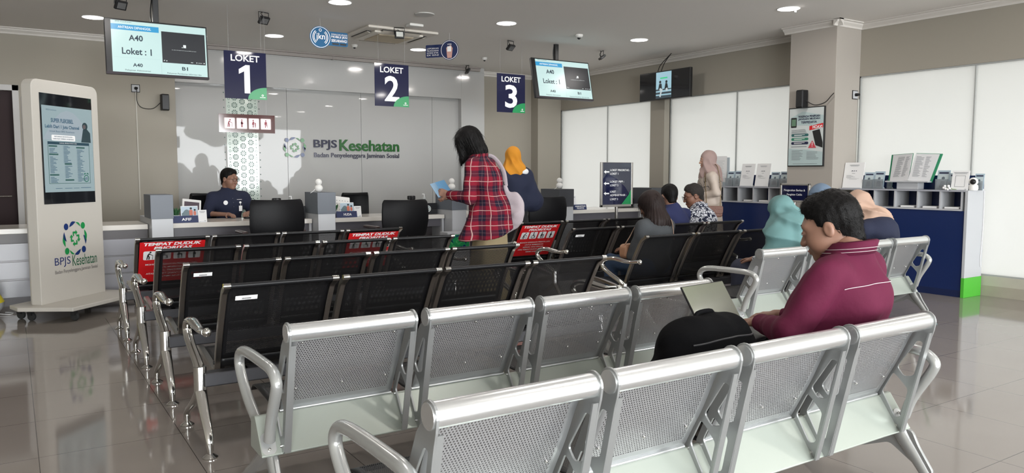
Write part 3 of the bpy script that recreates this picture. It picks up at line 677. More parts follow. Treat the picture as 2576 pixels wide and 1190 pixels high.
def plant(x, y, lab):
    t = thing('potted_succulent', lab, 'plant', (x, y, .752)); mk('pot', MB().prism([(-.035, 0), (.035, 0), (.042, .075), (-.042, .075)], 'y', -.035, .035), WHITE, t, bevel=.003)
    mb = MB(); rnd = random.Random(3)
    for k in range(26):
        a = rnd.random()*6.28; r_ = rnd.random()*.035; l = .05+rnd.random()*.04; b0 = Vector((math.cos(a)*r_*.6, math.sin(a)*r_*.6, .07)); b1 = b0+Vector((math.cos(a)*r_, math.sin(a)*r_, l))
        mb.tube([b0, (b0+b1)/2+Vector((0, 0, .01)), b1], [.007, .009, .002], 5)
    mk('leaves', mb, mat('succulent_green', (.03, .11, .04), .5), t, True)
plant(1.49, 8.99, 'succulent in white pot beside the AFIF name plate'); plant(3.29, 9.02, 'succulent in white pot beside the HUDA name plate')
def tablet(x, y, lab, dots=False):
    t = thing('tablet_stand', lab, 'tablet', (x, y, .752)); M = Matrix.Rotation(R(-25), 4, 'X') @ Matrix.Rotation(R(8), 4, 'Y')
    mk('frame', MB().box((0, 0, .05), (.20, .018, .28)).rot(M), mat('gloss_white'), t, bevel=.01); mk('support', MB().tube([(.1, .1, .12), (.1, .14, 0)], .012, 8), WHITE, t)
    f = Frame(M @ Vector((0, 0, 0)), M @ Vector((1, 0, 0)) , (M @ Vector((0, 0, 1))))
    if dots: polys('round_holes', [circ(.03+.035*i, .10+.04*j, .006, 8) for i in range(5) for j in range(4)], INKG, f, t, .002)
    else: polys('screen', [rect(.022, .08, .178, .245)], mat('tablet_screen', (.11, .085, .10), .1, coat=.3), f, t, .002)
    mk('base', MB().box((.02, .02, 0), (.18, .15, .012)), WHITE, t)
    t.location.z = .754
tablet(1.56, 9.08, 'white framed tablet on stand at the officer left side'); tablet(3.33, 9.1, 'white perforated stand behind the name plate HUDA', True)
def tissue(x, y, w, lab):
    t = thing('tissue_box', lab, 'tissue box', (x, y, .752), 0, 'black tissue boxes with round emblem'); mk('box', MB().box((0, 0, 0), (w, .13, .145)), GLASSK, t, bevel=.004)
    f = Frame((0, 0, 0), (1, 0, 0), (0, 0, 1)); polys('emblem_disc', [circ(w*.38, .072, .042)], LETW, f, t, .001); polys('emblem_ring', ring(w*.38, .072, .026, .034, n=12)+ring(w*.38, .072, .010, .016, n=8), mat('emblem_teal', (.03, .12, .12), .4), f, t, .002)
def sanitizer(x, y, z, lab):
    t = thing('sanitizer_bottle', lab, 'bottle', (x, y, z), 0, 'clear pump bottles'); mk('bottle', MB().lathe([(.022, 0), (.024, .01), (.024, .07), (.01, .085)], n=14), mat('clear_plastic', (.75, .78, .78), .1, trans=.6), t, True)
    mk('pump', MB().tube([(0, 0, .085), (0, 0, .115), (-.028, 0, .115)], .006, 8), LETW, t)
tissue(2.70, 8.93, .21, 'black box with round white emblem on the AFIF desk, left of pillar'); sanitizer(2.76, 8.99, .897, 'pump bottle standing on the black box left of the second pillar')
tissue(4.44, 8.93, .22, 'black box with white emblem in front of the woman in plaid'); sanitizer(4.50, 8.99, .897, 'pump bottle on the black box in front of the plaid woman')
tissue(7.86, 8.93, .22, 'black box with white emblem at the far right desk'); sanitizer(7.94, 8.99, .897, 'pump bottle on the black box at the far right desk')
def monitor(x, lab):
    t = thing('desk_camera_mount', lab, 'desk device', (x, 9.25, .752)); mk('stand', MB().tube([(0, 0, 0), (0, 0, .2)], .012, 8), BLACKP, t); mk('head', MB().box((-.05, -.03, .18), (.05, .03, .235)), BLACKP, t, bevel=.012); mk('foot', MB().disc((0, 0), .06, (0, .012)), BLACKP, t); mk('lens', MB().lathe([(.018, -.045), (.022, -.03), (.022, .0)], (0, 0, .21), 12, 'y'), BLACKM, t, True)
monitor(2.66, 'black desk camera behind the first customer chair'); monitor(4.44, 'black desk camera behind the second customer chair')
tag(mk('keyboard', MB().box((2.28, 9.18, .752), (2.62, 9.30, .77)), BLACKP, bevel=.004), 'black keyboard under the hands of the counter officer', 'keyboard')
tag(mk('green_printed_box', MB().box((4.50, 8.36, .0), (4.82, 8.56, .55)), WHITE, bevel=.005), 'white box with green emblem print beside the woman in plaid', 'box')
_gb = [o for o in COL.objects if o.name == 'green_printed_box'][0]; f = Frame((4.50, 8.36, 0), (1, 0, 0), (0, 0, 1))
polys('green_print', [rect(.01, .33, .31, .52)], SIGNG, f, _gb, .001); emblem(f, .16, .43, .2, .16, _gb, LOGOB, mat('emblem_light_green', (.06, .4, .12), .4), off=.002)
tag(mk('computer_mouse', MB().sphere((4.28, 8.93, .765), .03, 12, 8, (1, 1.5, .6)), BLACKP, smooth='all'), 'black mouse on the desk left of the plaid woman', 'mouse')

# ================================================================== OFFICE CHAIRS
def office_chair(x, y, rz, lab, w=.55, zt=1.0, group='black customer chairs'):
    t = thing('office_chair', lab, 'office chair', (x, y, 0), rz, group)   # faces +y (its back towards -y)
    n = 12; P = []; F = []
    prof = [(-.24, .50, .80), (-.275, .60, .92), (-.29, .74, 1.0), (-.295, .86, 1.0), (-.285, .95, .97), (-.28, zt-.01, .93), (-.275, zt, .88)]
    for yy, z, s in prof:
        for k in range(n+1):
            u = -1+2*k/n; P.append((u*w/2*s, yy+.05*u*u, z))
    m_ = len(prof)
    for i in range(m_-1):
        for k in range(n): F.append((i*(n+1)+k, i*(n+1)+k+1, (i+1)*(n+1)+k+1, (i+1)*(n+1)+k))
    b = MB(); b.add(P, F); o = mk('backrest', b, BLACKL, t, 'all', solid=.05); md = o.modifiers.new('b', 'BEVEL'); md.width = .015; md.segments = 3
    mk('seat', MB().prism([(q[0], q[1]) for q in rrect(-.25, -.22, .25, .26, .08)], 'z', .42, .51), BLACKL, t, bevel=.02)
    for s in (-1, 1):
        a = mk('armrest', MB().tube([(s*.26, -.10, .44), (s*.30, -.08, .56), (s*.30, -.12, .665), (s*.30, .15, .67)], .014, 8), BLACKP, t, True)
        mk('arm_pad', MB().box((s*.30-.03, -.16, .66), (s*.30+.03, .16, .69)), mat('arm_pad_brown', (.05, .03, .028), .3), a, bevel=.012)
    mk('back_bracket', MB().tube([(0, -.27, .62), (0, -.28, .46), (0, -.1, .41)], .025, 8), BLACKP, t, True)
    mk('gas_column', MB().lathe([(.03, .12), (.03, .28), (.02, .28), (.02, .43)], n=12), BLACKM, t, True)
    st = MB()
    for k in range(5):
        a = 6.283*k/5; st.tube([(0, 0, .11), (.29*math.cos(a), .29*math.sin(a), .075)], [.028, .018], 8)
    bs = mk('star_base', st, BLACKP, t)
    for k in range(5):
        a = 6.283*k/5; mk('caster', MB().lathe([(.028, -.02), (.03, -.01), (.03, .01), (.028, .02)], (.29*math.cos(a), .29*math.sin(a), .03), 12, 'x'), BLACKP, bs, True)
    return t
office_chair(2.28, 8.17, 0, 'large black office chair facing the AFIF desk, back towards us')
office_chair(3.71, 8.17, .06, 'black office chair facing the HUDA desk', .58, .975)
office_chair(5.72, 8.17, -.05, 'black office chair right of the bag of the plaid woman', .56, .975)
office_chair(2.10, 9.95, math.pi, 'black staff chair on which the counter officer sits', .50, 1.02, 'black staff chairs')
office_chair(4.03, 9.95, math.pi, 'black staff chair standing empty behind the HUDA desk', .40, 1.0, 'black staff chairs')
office_chair(7.45, 9.85, math.pi, 'black staff chair behind the dark pillar at right', .56, .99, 'black staff chairs')

# ================================================================== KIOSK
t = thing('information_kiosk', 'tall white digital information kiosk on wheels with upright screen', 'kiosk', (.179, 7.82, 0), math.atan2(.728, .685))
KW = mat('kiosk_white', (.50, .475, .43), .4)
w = .806
def kz(z0, z1, y0, y1): return MB().prism([(0, 0)], 'y', 0, 0)
mk('body', MB().prism([(q[0], q[1]) for q in [(0, .128)]+[(w, .128)]+[(q_[0], q_[1]) for q_ in rrect(0, 1.6, w, 2.10, .07)[6:18]]], 'y', 0, .10), KW, t, bevel=.006)
mk('rear_spine', MB().box((.02, .10, .12), (w-.02, .135, 1.95)), mat('kiosk_grey', (.48, .46, .44), .5), t, bevel=.02)
mk('base_plate', MB().prism([(-.16, .10), (-.06, -.36), (.92, -.36), (.92, .10), (.86, .28), (-.05, .28)], 'z', .095, .13), KW, t, bevel=.006)
for x, y in ((-.06, .06), (.02, -.30), (.86, -.30), (.82, .22), (0, .22)):
    c = mk('caster', MB().box((x-.02, y-.02, .05), (x+.02, y+.02, .095)), BLACKM, t); mk('wheel', MB().lathe([(.033, -.014), (.036, -.008), (.036, .008), (.033, .014)], (x+.01, y, .036), 16, 'x'), RUBBER, c, True)
f = Frame((0, 0, 0), (1, 0, 0), (0, 0, 1))
s_ = mk('display_glass', MB().prism([(q[0], q[1]) for q in rect(.085, 1.01, .715, 1.985)], 'y', -.004, .002), GLASSK, t)
KS = mat('kiosk_screen', (.50, .66, .70), .25, emit=.55*SCR)
polys('screen_image', [rect(.10, 1.115, .712, 1.88)], KS, f, s_, .005)
polys('image_haze', [leaf((.10, 1.58), (.712, 1.60), .26, 0)], mat('kiosk_screen2', (.60, .72, .80), .25, emit=.5*SCR), f, s_, .0055)
KD = mat('kiosk_text', (.04, .10, .16), .4); KG = mat('kiosk_green', (.10, .32, .30), .3, emit=.15)
text('SUPER FLEKSIBEL', (.20, 1.735, .47, 1.772), KD, f, s_, .007, .03); text('Lebih Dari 1 Juta Channel', (.13, 1.675, .54, 1.715), KD, f, s_, .007, .03); text('Untuk Bayar BPJS Kesehatan', (.18, 1.645, .48, 1.665), KD, f, s_, .007)
text('BPJS Kesehatan', (.15, 1.835, .27, 1.85), KD, f, s_, .007); polys('white_label', [rrect(.20, 1.575, .485, 1.625, .01)], LETW, f, s_, .006); text('DAFTARKAN SEKARANG JUGA', (.23, 1.604, .45, 1.616), KD, f, s_, .008, .01); text('DAN KLIK TOMBOL DI BAWAH', (.22, 1.585, .46, 1.597), KD, f, s_, .008)
polys('woman_print', [circ(.615, 1.72, .035), [(.56, 1.57), (.685, 1.57), (.68, 1.66), (.64, 1.695), (.59, 1.69)]], mat('print_teal', (.06, .16, .2), .3, emit=.1), f, s_, .006); polys('face_print', [circ(.605, 1.715, .02)], mat('print_face', (.45, .36, .38), .3, emit=.1), f, s_, .008)
polys('table_border', [rect(.15, 1.19, .155, 1.56), rect(.655, 1.19, .66, 1.56), rect(.15, 1.19, .66, 1.194)], KG, f, s_, .006); polys('table_header', [rect(.15, 1.54, .66, 1.565)], mat('kiosk_head', (.05, .2, .3), .3, emit=.1), f, s_, .0065)
text('KANAL PEMBAYARAN BPJS', (.29, 1.546, .50, 1.558), LETW, f, s_, .008)
pl = [(.16, 1.518, .26), (.16, 1.445, .27), (.16, 1.262+.0, .27), (.34, 1.36, .43), (.34, 1.215+.0, .45), (.49, 1.512, .60)]
polys('heading_pill', [rrect(a, b, c, b+.014, .006) for a, b, c in pl], KG, f, s_, .007)
rnd = random.Random(9); rows = []
for cx, z0, z1 in ((.17, 1.505, 1.465), (.17, 1.43, 1.285), (.17, 1.25, 1.20), (.335, 1.53, 1.38), (.345, 1.35, 1.24), (.50, 1.50, 1.21)):
    z = z0
    while z > z1: rows.append(rect(cx, z-.005, cx+.035+.06*rnd.random(), z)); rows.append(rect(cx-.007, z-.004, cx-.003, z-.001)); z -= .0115
polys('list_lines', rows, KD, f, s_, .007)
polys('alarm_clock', ring(.605, 1.235, .026, .034, n=14)+[leaf((.575, 1.268), (.603, 1.28), .014, 0), leaf((.607, 1.28), (.635, 1.268), .014, 0)], mat('clock_green', (.02, .14, .10), .4), f, s_, .008); text('10', (.59, 1.222, .62, 1.247), KD, f, s_, .009, .02)
polys('footer_line', [rect(.22, 1.145, .30, 1.149), rect(.33, 1.145, .42, 1.149), rect(.44, 1.145, .51, 1.149), rect(.53, 1.147, .66, 1.152)], KD, f, s_, .007)
emblem(f, .43, .685, .27, .31, t, off=.003)
text('BPJS', (.17, .435, .36, .525), mat('kiosk_blue', (.02, .035, .14), .4), f, t, .003, .0); text('Kesehatan', (.385, .43, .70, .53), mat('kiosk_darkgreen', (.01, .11, .05), .4), f, t, .003, .0)
text('Badan Penyelenggara Jaminan Sosial', (.17, .37, .705, .412), mat('kiosk_greytext', (.13, .12, .12), .4), f, t, .003, 0)
# yellow object at the left edge of the picture
t = thing('yellow_robot_vacuum_dock', 'yellow and pale grey rounded object on floor at the left edge', 'floor object', (-.335, 8.3, 0))
t.name = 'yellow_floor_object'
mk('lower_shell', MB().lathe([(.12, 0), (.19, .02), (.235, .08), (.24, .125)], n=28), mat('pale_grey_plastic', (.5, .52, .54), .35), t, True)
mk('upper_shell', MB().lathe([(.24, .125), (.225, .16), (.18, .24), (.14, .30), (.05, .34)], n=28), mat('yellow_plastic', (.75, .62, .02), .35), t, True)
mk('cable', MB().tube([(.2, 0, .01), (.27, -.05, .006), (.30, .02, .006), (.24, .1, .006)], .004, 6, 5), LETW, t, True)

# ================================================================== DIRECTORY SIGN
t = thing('directory_sign_stand', 'standing metal sign listing three counters with arrows', 'sign stand', (6.14, 7.4, 0))
w, z0, z1 = .53, .86, 1.42; f = Frame((0, -.012, 0), (1, 0, 0), (0, 0, 1))
mb = MB(); mb.box((0, -.012, z0), (.03, .012, z1)); mb.box((w-.03, -.012, z0), (w, .012, z1)); mb.box((0, -.012, z0), (w, .012, z0+.03)); mb.box((.03, -.01, z1-.006), (w-.03, .01, z1))
mk('frame', mb, FRAMES, t, bevel=.003); s_ = mk('panel', MB().box((.03, -.006, z0+.03), (w-.03, .006, z1-.006)), SIGNN, t); mk('post', MB().lathe([(.02, 0), (.02, z0)], (w/2, 0, 0), 14), CHROMEB, t, True); mk('foot_plate', MB().disc((w/2, 0), .17, (0, .018), 30), CHROMEB, t, bevel=.004)
polys('grey_swoop', [[(.03, z1-.01), (.03, z0+.35), (.1, z0+.42), (.25, z0+.36), (.4, z0+.25), (.5, z0+.12), (.5, z1-.01)]], mat('sign_grey', (.05, .055, .075), .1, coat=.3), f, s_, -.004)
polys('green_corner', [[(.5, z0+.03), (.5, z0+.22), (.46, z0+.15), (.38, z0+.07), (.34, z0+.03)]], SIGNG, f, s_, -.003)
for z, a, b in ((1.30, 'LOKET PRIORITAS :', 'LOKET 1'), (1.155, 'LOKET PIPP :', 'LOKET 2'), (1.03, 'LOKET', 'ADMINISTRASI :')):
    text(a, (.15, z+.01, .15+.019*len(a), z+.035), LETW, f, s_, -.002, .015); text(b, (.15, z-.035, .15+.019*len(b), z-.01), LETW, f, s_, -.002, .015)
    polys('arrow', [[(.045, z+.0), (.08, z+.022), (.08, z+.008), (.135, z+.008), (.135, z-.008), (.08, z-.008), (.08, z-.022)]], LETW, f, s_, -.002)
text('LOKET 3', (.15, .945, .28, .97), LETW, f, s_, -.002, .015)

# ================================================================== RIGHT HAND STANDING COUNTERS
def stand_counter(ya, yb, x0, cubs, lab, endpanel):
    """front faces -x; ya = near end"""
    t = thing('standing_counter', lab, 'counter', (x0, ya, 0)); d = 8.515-x0; L = yb-ya
    mk('front_panel', MB().box((.0, .0, .0), (.03, L, .895)), NAVY, t)
    mk('plinth_line', MB().box((-.004, .0, .0), (.0, L, .07)), mat('navy_plinth', (.006, .014, .06), .4), t)
    mk('side_panel', MB().box((.03, L-.03, 0), (d, L, .895)), NAVY, t)
    mk('shelf_board', MB().box((-.012, .03, .895), (d, L, .912)), WHITE, t); mk('top_board', MB().box((-.012, .0, 1.092), (d, L, 1.108)), mat('top_edge_grey', (.35, .36, .40), .3), t)
    mk('cubby_back', MB().box((.27, 0, .91), (.285, L, 1.09)), NAVY, t)
    for y in cubs: mk('divider', MB().box((-.006, y-.008-ya, .912), (.27, y+.008-ya, 1.092)), WHITE, t)
    if endpanel:
        e = mk('end_panel', MB().box((-.012, -.03, .205), (d, 0, 1.108)), WHITE, t, bevel=.002); mk('green_foot', MB().box((-.016, -.034, 0), (d, .0, .205)), GREEN, t, bevel=.002)
        mk('power_cable', MB().tube([(d-.03, -.036, 1.1), (d-.025, -.036, .7), (d-.045, -.036, .4), (d-.03, -.036, .3)], .003, 5, 4), LETW, t, True)
    return t
stand_counter(4.04, 5.47, 8.18, [4.075, 4.295, 4.535, 4.79, 5.03, 5.28], 'navy standing counter with white end panel and green foot at the far right', True)
stand_counter(6.14, 7.65, 8.15, [6.155, 6.45, 6.70, 6.95, 7.2, 7.45, 7.64], 'navy standing counter left of the column, behind the standing woman', False)
for y, z in ((4.185, .915), (4.415, .915), (4.66, .915), (6.30, .915), (6.575, .915), (6.825, .915)):
    tag(mk('paper_stack', MB().box((8.2, y-.075, .9135), (8.41, y+.075, .914+.018)), PAPER, bevel=.002), 'stack of white forms in a cubby of the %s navy counter' % ('far right' if y < 5 else 'further'), 'paper stack', 'form stacks in the cubbies')
tag(mk('navy_back_board', MB().box((8.42, 3.99, 1.108), (8.44, 5.40, 1.26)), NAVY), 'low navy board standing on the far right counter behind the leaflets', 'board')
tag(mk('navy_back_board', MB().box((8.42, 6.2, 1.108), (8.44, 7.4, 1.26)), NAVY), 'low navy board on the further counter behind the cards', 'board')
def card(y, w, h, lab, head, x=8.24):
    t, f = leaflet_stand(x, y, 1.109, w, h, lab, 'white', R(-90), 'sample_card', 'card'); t.location = (x, y, 1.109)
    text(head, (w*.36, h*.66, w*.64, h*.70), INKN, f, t, .003, .03)
    polys('print_lines', [rect(w*.25, h*.90, w*.75, h*.915), rect(w*.3, h*.87, w*.7, h*.88), rect(w*.42, h*.58, w*.58, h*.59)]+[rect(w*.15, h*(.5-.03*k), w*(.4+.1*(k % 3)), h*(.507-.03*k)) for k in range(4)]+[rect(w*.2, h*.38, w*.8, h*.385), rect(w*.3, h*.35, w*.7, h*.355)], INKG, f, t, .003)
card(7.01, .215, .30, 'tall white card headed A13 on the further navy counter', 'A13'); card(6.76, .215, .30, 'tall white card headed A10 on the further navy counter', 'A10'); card(5.48, .25, .30, 'tall white card headed A11 beside the column', 'A11')
def leaflets(y, w, h, lab, x=8.26):
    t, f = leaflet_stand(x, y, 1.109, w, h, lab, 'blue', R(-90)); 
    mk('pocket', MB().box((0, -.015, 0), (w, -.008, h*.55)), mat('pocket_acrylic', (.5, .54, .57), .08, trans=.7), t)
    polys('title_strip', [rect(w*.12, h*.84, w*.88, h*.92)], INKN, f, t, .002); polys('portrait', [circ(w*.5, h*.6, w*.13), [(w*.25, h*.12), (w*.75, h*.12), (w*.66, h*.45), (w*.34, h*.45)]], mat('leaflet_dark', (.12, .15, .18), .4), f, t, .003)
    polys('pale_area', [rect(w*.1, h*.08, w*.9, h*.8)], mat('leaflet_pale', (.5, .58, .60), .3), f, t, .0015)
leaflets(7.26, .12, .20, 'leaflet holder behind the arm of the standing woman'); leaflets(7.13, .11, .205, 'leaflet holder left of the A13 card'); leaflets(6.53, .13, .19, 'leaflet holder right of the A10 card'); leaflets(6.385, .13, .195, 'leaflet holder at the column edge on the further counter')
leaflets(5.225, .12, .185, 'leaflet holder next to the A11 card'); leaflets(5.10, .12, .195, 'leaflet holder between A11 card and open folder'); leaflets(4.99, .05, .19, 'leaflet holder half behind the open green folder', 8.36)
leaflets(4.39, .13, .205, 'tall leaflet holder right of the open green folder'); leaflets(4.26, .12, .175, 'short leaflet holder left of the large white card', 8.25); leaflets(4.04, .09, .17, 'leaflet holder behind the white ball camera at the counter end', 8.33)
t, f = qrcard(8.2, 4.15, 'white square card with printed frame beside the ball camera', 1.109, R(-90), .17, .20); t.location = (8.19, 4.20, 1.109); polys('card_frame', [rect(.035, .035, .135, .038), rect(.035, .15, .135, .153), rect(.035, .035, .038, .153), rect(.132, .035, .135, .153)], INKG, f, t, .002)
tag(mk('printed_board', MB().box((8.33, 7.27, 1.13), (8.34, 7.79, 1.50)).box((8.32, 7.31, 1.109), (8.41, 7.71, 1.13)), mat('board_bluegrey', (.42, .48, .52), .3)), 'large pale printed board behind the standing woman head', 'board')
_b = [o for o in COL.objects if o.name == 'printed_board'][0]; f = Frame((8.33, 7.79, 1.13), (0, -1, 0), (0, 0, 1))
polys('sheet', [rect(.03, .03, .48, .39)], PAPER, f, _b, .002); polys('print_lines', [rect(.06, .06+.02*k, .06+.17*(.7+.3*rnd.random()), .064+.02*k) for k in range(14)]+[rect(.28, .06+.02*k, .28+.17*(.7+.3*rnd.random()), .064+.02*k) for k in range(14)], mat('pale_print', (.45, .46, .47), .5), f, _b, .003)
# open folder on a stand
t = thing('open_folder_stand', 'open ring folder with green edges on a white book stand', 'folder', (8.22, 4.68, 1.109))
mk('stand_base', MB().box((0, -.12, 0), (.12, .12, .08)), WHITE, t, bevel=.004); mk('ledge', MB().box((-.03, -.24, .075), (.05, .24, .09)), WHITE, t, bevel=.004)
M = Matrix.Rotation(R(20), 4, 'Y')
for s in (-1, 1):
    Ms = Matrix.Translation((0, 0, .09)) @ M @ Matrix.Rotation(s*R(-8), 4, 'Z')
    c = mk('cover', MB().add([Ms @ Vector(v) for v in ((.012, 0, 0), (.012, s*.25, 0), (.012, s*.29, .33), (.012, s*.02, .33), (.020, 0, 0), (.020, s*.25, 0), (.020, s*.29, .33), (.020, s*.02, .33))], [(0, 1, 2, 3), (7, 6, 5, 4), (0, 4, 5, 1), (1, 5, 6, 2), (2, 6, 7, 3), (3, 7, 4, 0)]), mat('folder_green', (.01, .20, .09), .35), t)
    mk('sheet', MB().add([Ms @ Vector(v) for v in ((.004, 0, .005), (.004, s*.225, .005), (.004, s*.262, .322), (.004, s*.02, .322), (.010, 0, .005), (.010, s*.225, .005), (.010, s*.262, .322), (.010, s*.02, .322))], [(0, 1, 2, 3), (7, 6, 5, 4), (0, 4, 5, 1), (1, 5, 6, 2), (2, 6, 7, 3), (3, 7, 4, 0)]), mat('sheet_plastic', (.62, .62, .63), .12, coat=.5), c)
    ff = Frame(Ms @ Vector((.003, 0, 0)), Ms.to_3x3() @ Vector((0, -1, 0)), Ms.to_3x3() @ Vector((0, 0, 1)))
    L = []
    for k in range(20):
        z = .285-.012*k; a = .035 if s < 0 else -.20+.05*z
        L.append(rect(a+.0, z, a+.05+.04*rnd.random(), z+.004)); L.append(rect(a+.1, z, a+.13+.03*rnd.random(), z+.004))
    polys('print_lines', L, INKG, ff, c, .001)
t.rotation_euler = (0, 0, 0)
# camera and flower
t = thing('small_ball_camera', 'white ball camera on the near end of the far right counter', 'camera', (8.26, 3.99, 1.109)); t.location = (8.24, 3.965+.035, 1.109)
mk('base', MB().lathe([(.042, 0), (.048, .02), (.045, .05), (.03, .062)], n=20), MATS['gloss_white'], t, True); mk('ball_head', MB().sphere((0, 0, .088), .044, 18, 12), MATS['gloss_white'], t, 'all'); mk('lens_face', MB().sphere((-.022, -.008, .088), .030, 16, 10), BLACKP, t, 'all')
t = thing('artificial_flower', 'small white flower lying in front of a leaflet holder', 'flower', (8.17, 4.23, 1.112)); mb = MB()
for k in range(6): mb.sphere((.0, .03*math.cos(k), .02+.018*math.sin(k*2)), .014, 8, 6)
mk('petals', mb, LETW, t, 'all'); mk('stem', MB().tube([(0, 0, .02), (.01, -.05, .01), (0, -.1, .004)], .003, 6, 3), mat('stem_green', (.2, .35, .08), .5), t, True)
# framed sign on a stand in front of the column
t = thing('framed_stand_sign', 'silver framed stand sign reading Pengecekan Berkas & Pengisian Ceklis', 'sign stand', (7.75, 5.97, 0)); f = Frame((-.012, 0, .94), (0, -1, 0), (0, 0, 1)); w, h = .41, .225
mb = MB(); mb.box((-.012, -w, .94), (.012, 0, .965)); mb.box((-.012, -w, .94+h-.025), (.012, 0, .94+h)); mb.box((-.012, -w, .94), (.012, -w+.025, .94+h)); mb.box((-.012, -.025, .94), (.012, 0, .94+h))
mk('frame', mb, FRAMES, t, bevel=.005); s_ = mk('panel', MB().box((-.006, -w+.02, .955), (.006, -.02, .94+h-.02)), SIGNN, t)
text('Pengecekan Berkas &', (.06, .125, .35, .155), LETW, f, s_, -.003, .015); text('Pengisian Ceklis', (.10, .075, .31, .105), LETW, f, s_, -.003, .015)
mk('post', MB().lathe([(.016, 0), (.016, .945)], (0, -w/2, 0), 12), CHROMEB, t, True); mk('foot_plate', MB().disc((0, -w/2), .14, (0, .015), 26), CHROMEB, t, bevel=.003)

# ================================================================== FORECOURT (seen mirrored in the glossy wall and floor)
rt = random.Random(11)
for i, (x, y, h, lab) in enumerate(((-2.5, -6.6, 4.2, 'leafy tree outside the glass front, at left'), (1.2, -7.4, 4.8, 'tall leafy tree outside the glass front, in the middle'), (6.8, -7.0, 4.0, 'leafy tree outside the glass front, at right'))):
    t = thing('street_tree', lab, 'tree', (x, y, -.12), 0, 'forecourt trees'); mk('trunk', MB().tube([(0, 0, 0), (.05, 0, h*.35), (-.05, .05, h*.6)], [.12, .09, .07], 10, 4), mat('bark', (.12, .09, .06), .9), t, True)
    mb = MB()
    for k in range(34):
        a = rt.random()*6.28; r_ = rt.random()**.5*1.15; z = h*.62+rt.random()*h*.36; c = (math.cos(a)*r_, math.sin(a)*r_, z)
        mb.sphere(c, .28+.2*rt.random(), 8, 6, (1, 1, .7))
    mk('crown', mb, mat('foliage', (.06, .11, .035), .8, bump=1., bscale=14, var=.4, vscale=7), t, False)
t = thing('added_van', 'unseen white van added outside the glass front for its reflection', 'van', (3.9, -5.9, -.12))  # unseen, added to break up the mirrored rectangle of the front light
mk('body', MB().prism([(-1.9, .35), (1.9, .35), (1.95, .95), (1.55, 1.15), (1.0, 1.75), (-1.7, 1.8), (-1.95, 1.1)], 'y', -.8, .8), mat('van_white', (.6, .6, .6), .3), t, bevel=.06)
mk('windows', MB().prism([(1.4, 1.15), (.95, 1.65), (-1.55, 1.68), (-1.7, 1.15)], 'y', -.81, .81), GLASSK, t)
for x in (-1.2, 1.25):
    for y in (-.72, .72): mk('wheel', MB().lathe([(.33, -.1), (.35, -.06), (.35, .06), (.33, .1)], (x, y, .35), 20, 'y'), RUBBER, t, True)

# ================================================================== BENCHES
def smooth_path(P, n=4):
    Q = []
    for i in range(len(P)-1):
        p0, p1, p2, p3 = [np.array(P[j], float) for j in (max(i-1, 0), i, i+1, min(i+2, len(P)-1))]
        for k in range(n):
            t = k/n; Q.append(tuple(.5*((2*p1)+(p2-p0)*t+(2*p0-5*p1+4*p2-p3)*t*t+(3*p1-p0-3*p2+p3)*t**3)))
    Q.append(tuple(P[-1])); return Q
def sheet(x0, x1, path, mx, m0, m1):
    """sheet of metal following a (y,z) path; UV in metres centred; solid border of width mx / m0 / m1 left unpunched as its own faces"""
    L = [0.]
    for a, b in zip(path, path[1:]): L.append(L[-1]+math.hypot(b[0]-a[0], b[1]-a[1]))
    xs = [x0, x0+mx, x1-mx, x1]; hole = MB(); sol = MB()
    def at(s):
        for i in range(len(L)-1):
            if s <= L[i+1]+1e-9:
                t = (s-L[i])/(L[i+1]-L[i]); return (path[i][0]+(path[i+1][0]-path[i][0])*t, path[i][1]+(path[i+1][1]-path[i][1])*t)
        return path[-1]
    ss = sorted(set([round(l, 5) for l in L]+[round(m0, 5), round(L[-1]-m1, 5)]))
    for a, b in zip(ss, ss[1:]):
        pa, pb = at(a), at(b); inner = a >= m0-1e-4 and b <= L[-1]-m1+1e-4
        for i in range(3):
            vs = [(xs[i], *pa), (xs[i+1], *pa), (xs[i+1], *pb), (xs[i], *pb)]
            if inner and i == 1: hole.add(vs, [(0, 1, 2, 3)], [[(xs[i], a), (xs[i+1], a), (xs[i+1], b), (xs[i], b)]])
            else: sol.add(vs, [(0, 1, 2, 3)])
    return hole, sol
def two(name, hole, sol, mh, ms, parent, solid=.0022, both=None):
    """one mesh, two material slots: punched field and plain border"""
    mb = MB(); o = len(hole.v); mb.v = hole.v+sol.v; mb.f = hole.f+[[k+o for k in f] for f in sol.f]; mb.uv = hole.uv+[None]*len(sol.f); mb.has = True
    if both: mb.add(both.v, both.f, [[(0, 0)]*len(f_) for f_ in both.f])
    ob = mk(name, mb, mh, parent, True); ob.data.materials.append(ms)
    for i, p in enumerate(ob.data.polygons):
        if i >= len(hole.f): p.material_index = 1
    bm = bmesh.new(); bm.from_mesh(ob.data); bmesh.ops.remove_doubles(bm, verts=bm.verts, dist=.0002); bm.to_mesh(ob.data); bm.free()
    ob.data.set_sharp_from_angle(angle=R(40))
    md = ob.modifiers.new('thickness', 'SOLIDIFY'); md.thickness = solid; md.offset = 0
    return ob
BP = smooth_path([(.02, .773), (.045, .757), (.08, .731), (.153, .609), (.22, .483), (.26, .388), (.285, .340), (.33, .322), (.45, .340), (.60, .362), (.68, .366), (.705, .350)], 3)
kb = min(range(len(BP)), key=lambda i: abs(BP[i][1]-.385)+(0 if BP[i][0] < .3 else 9))
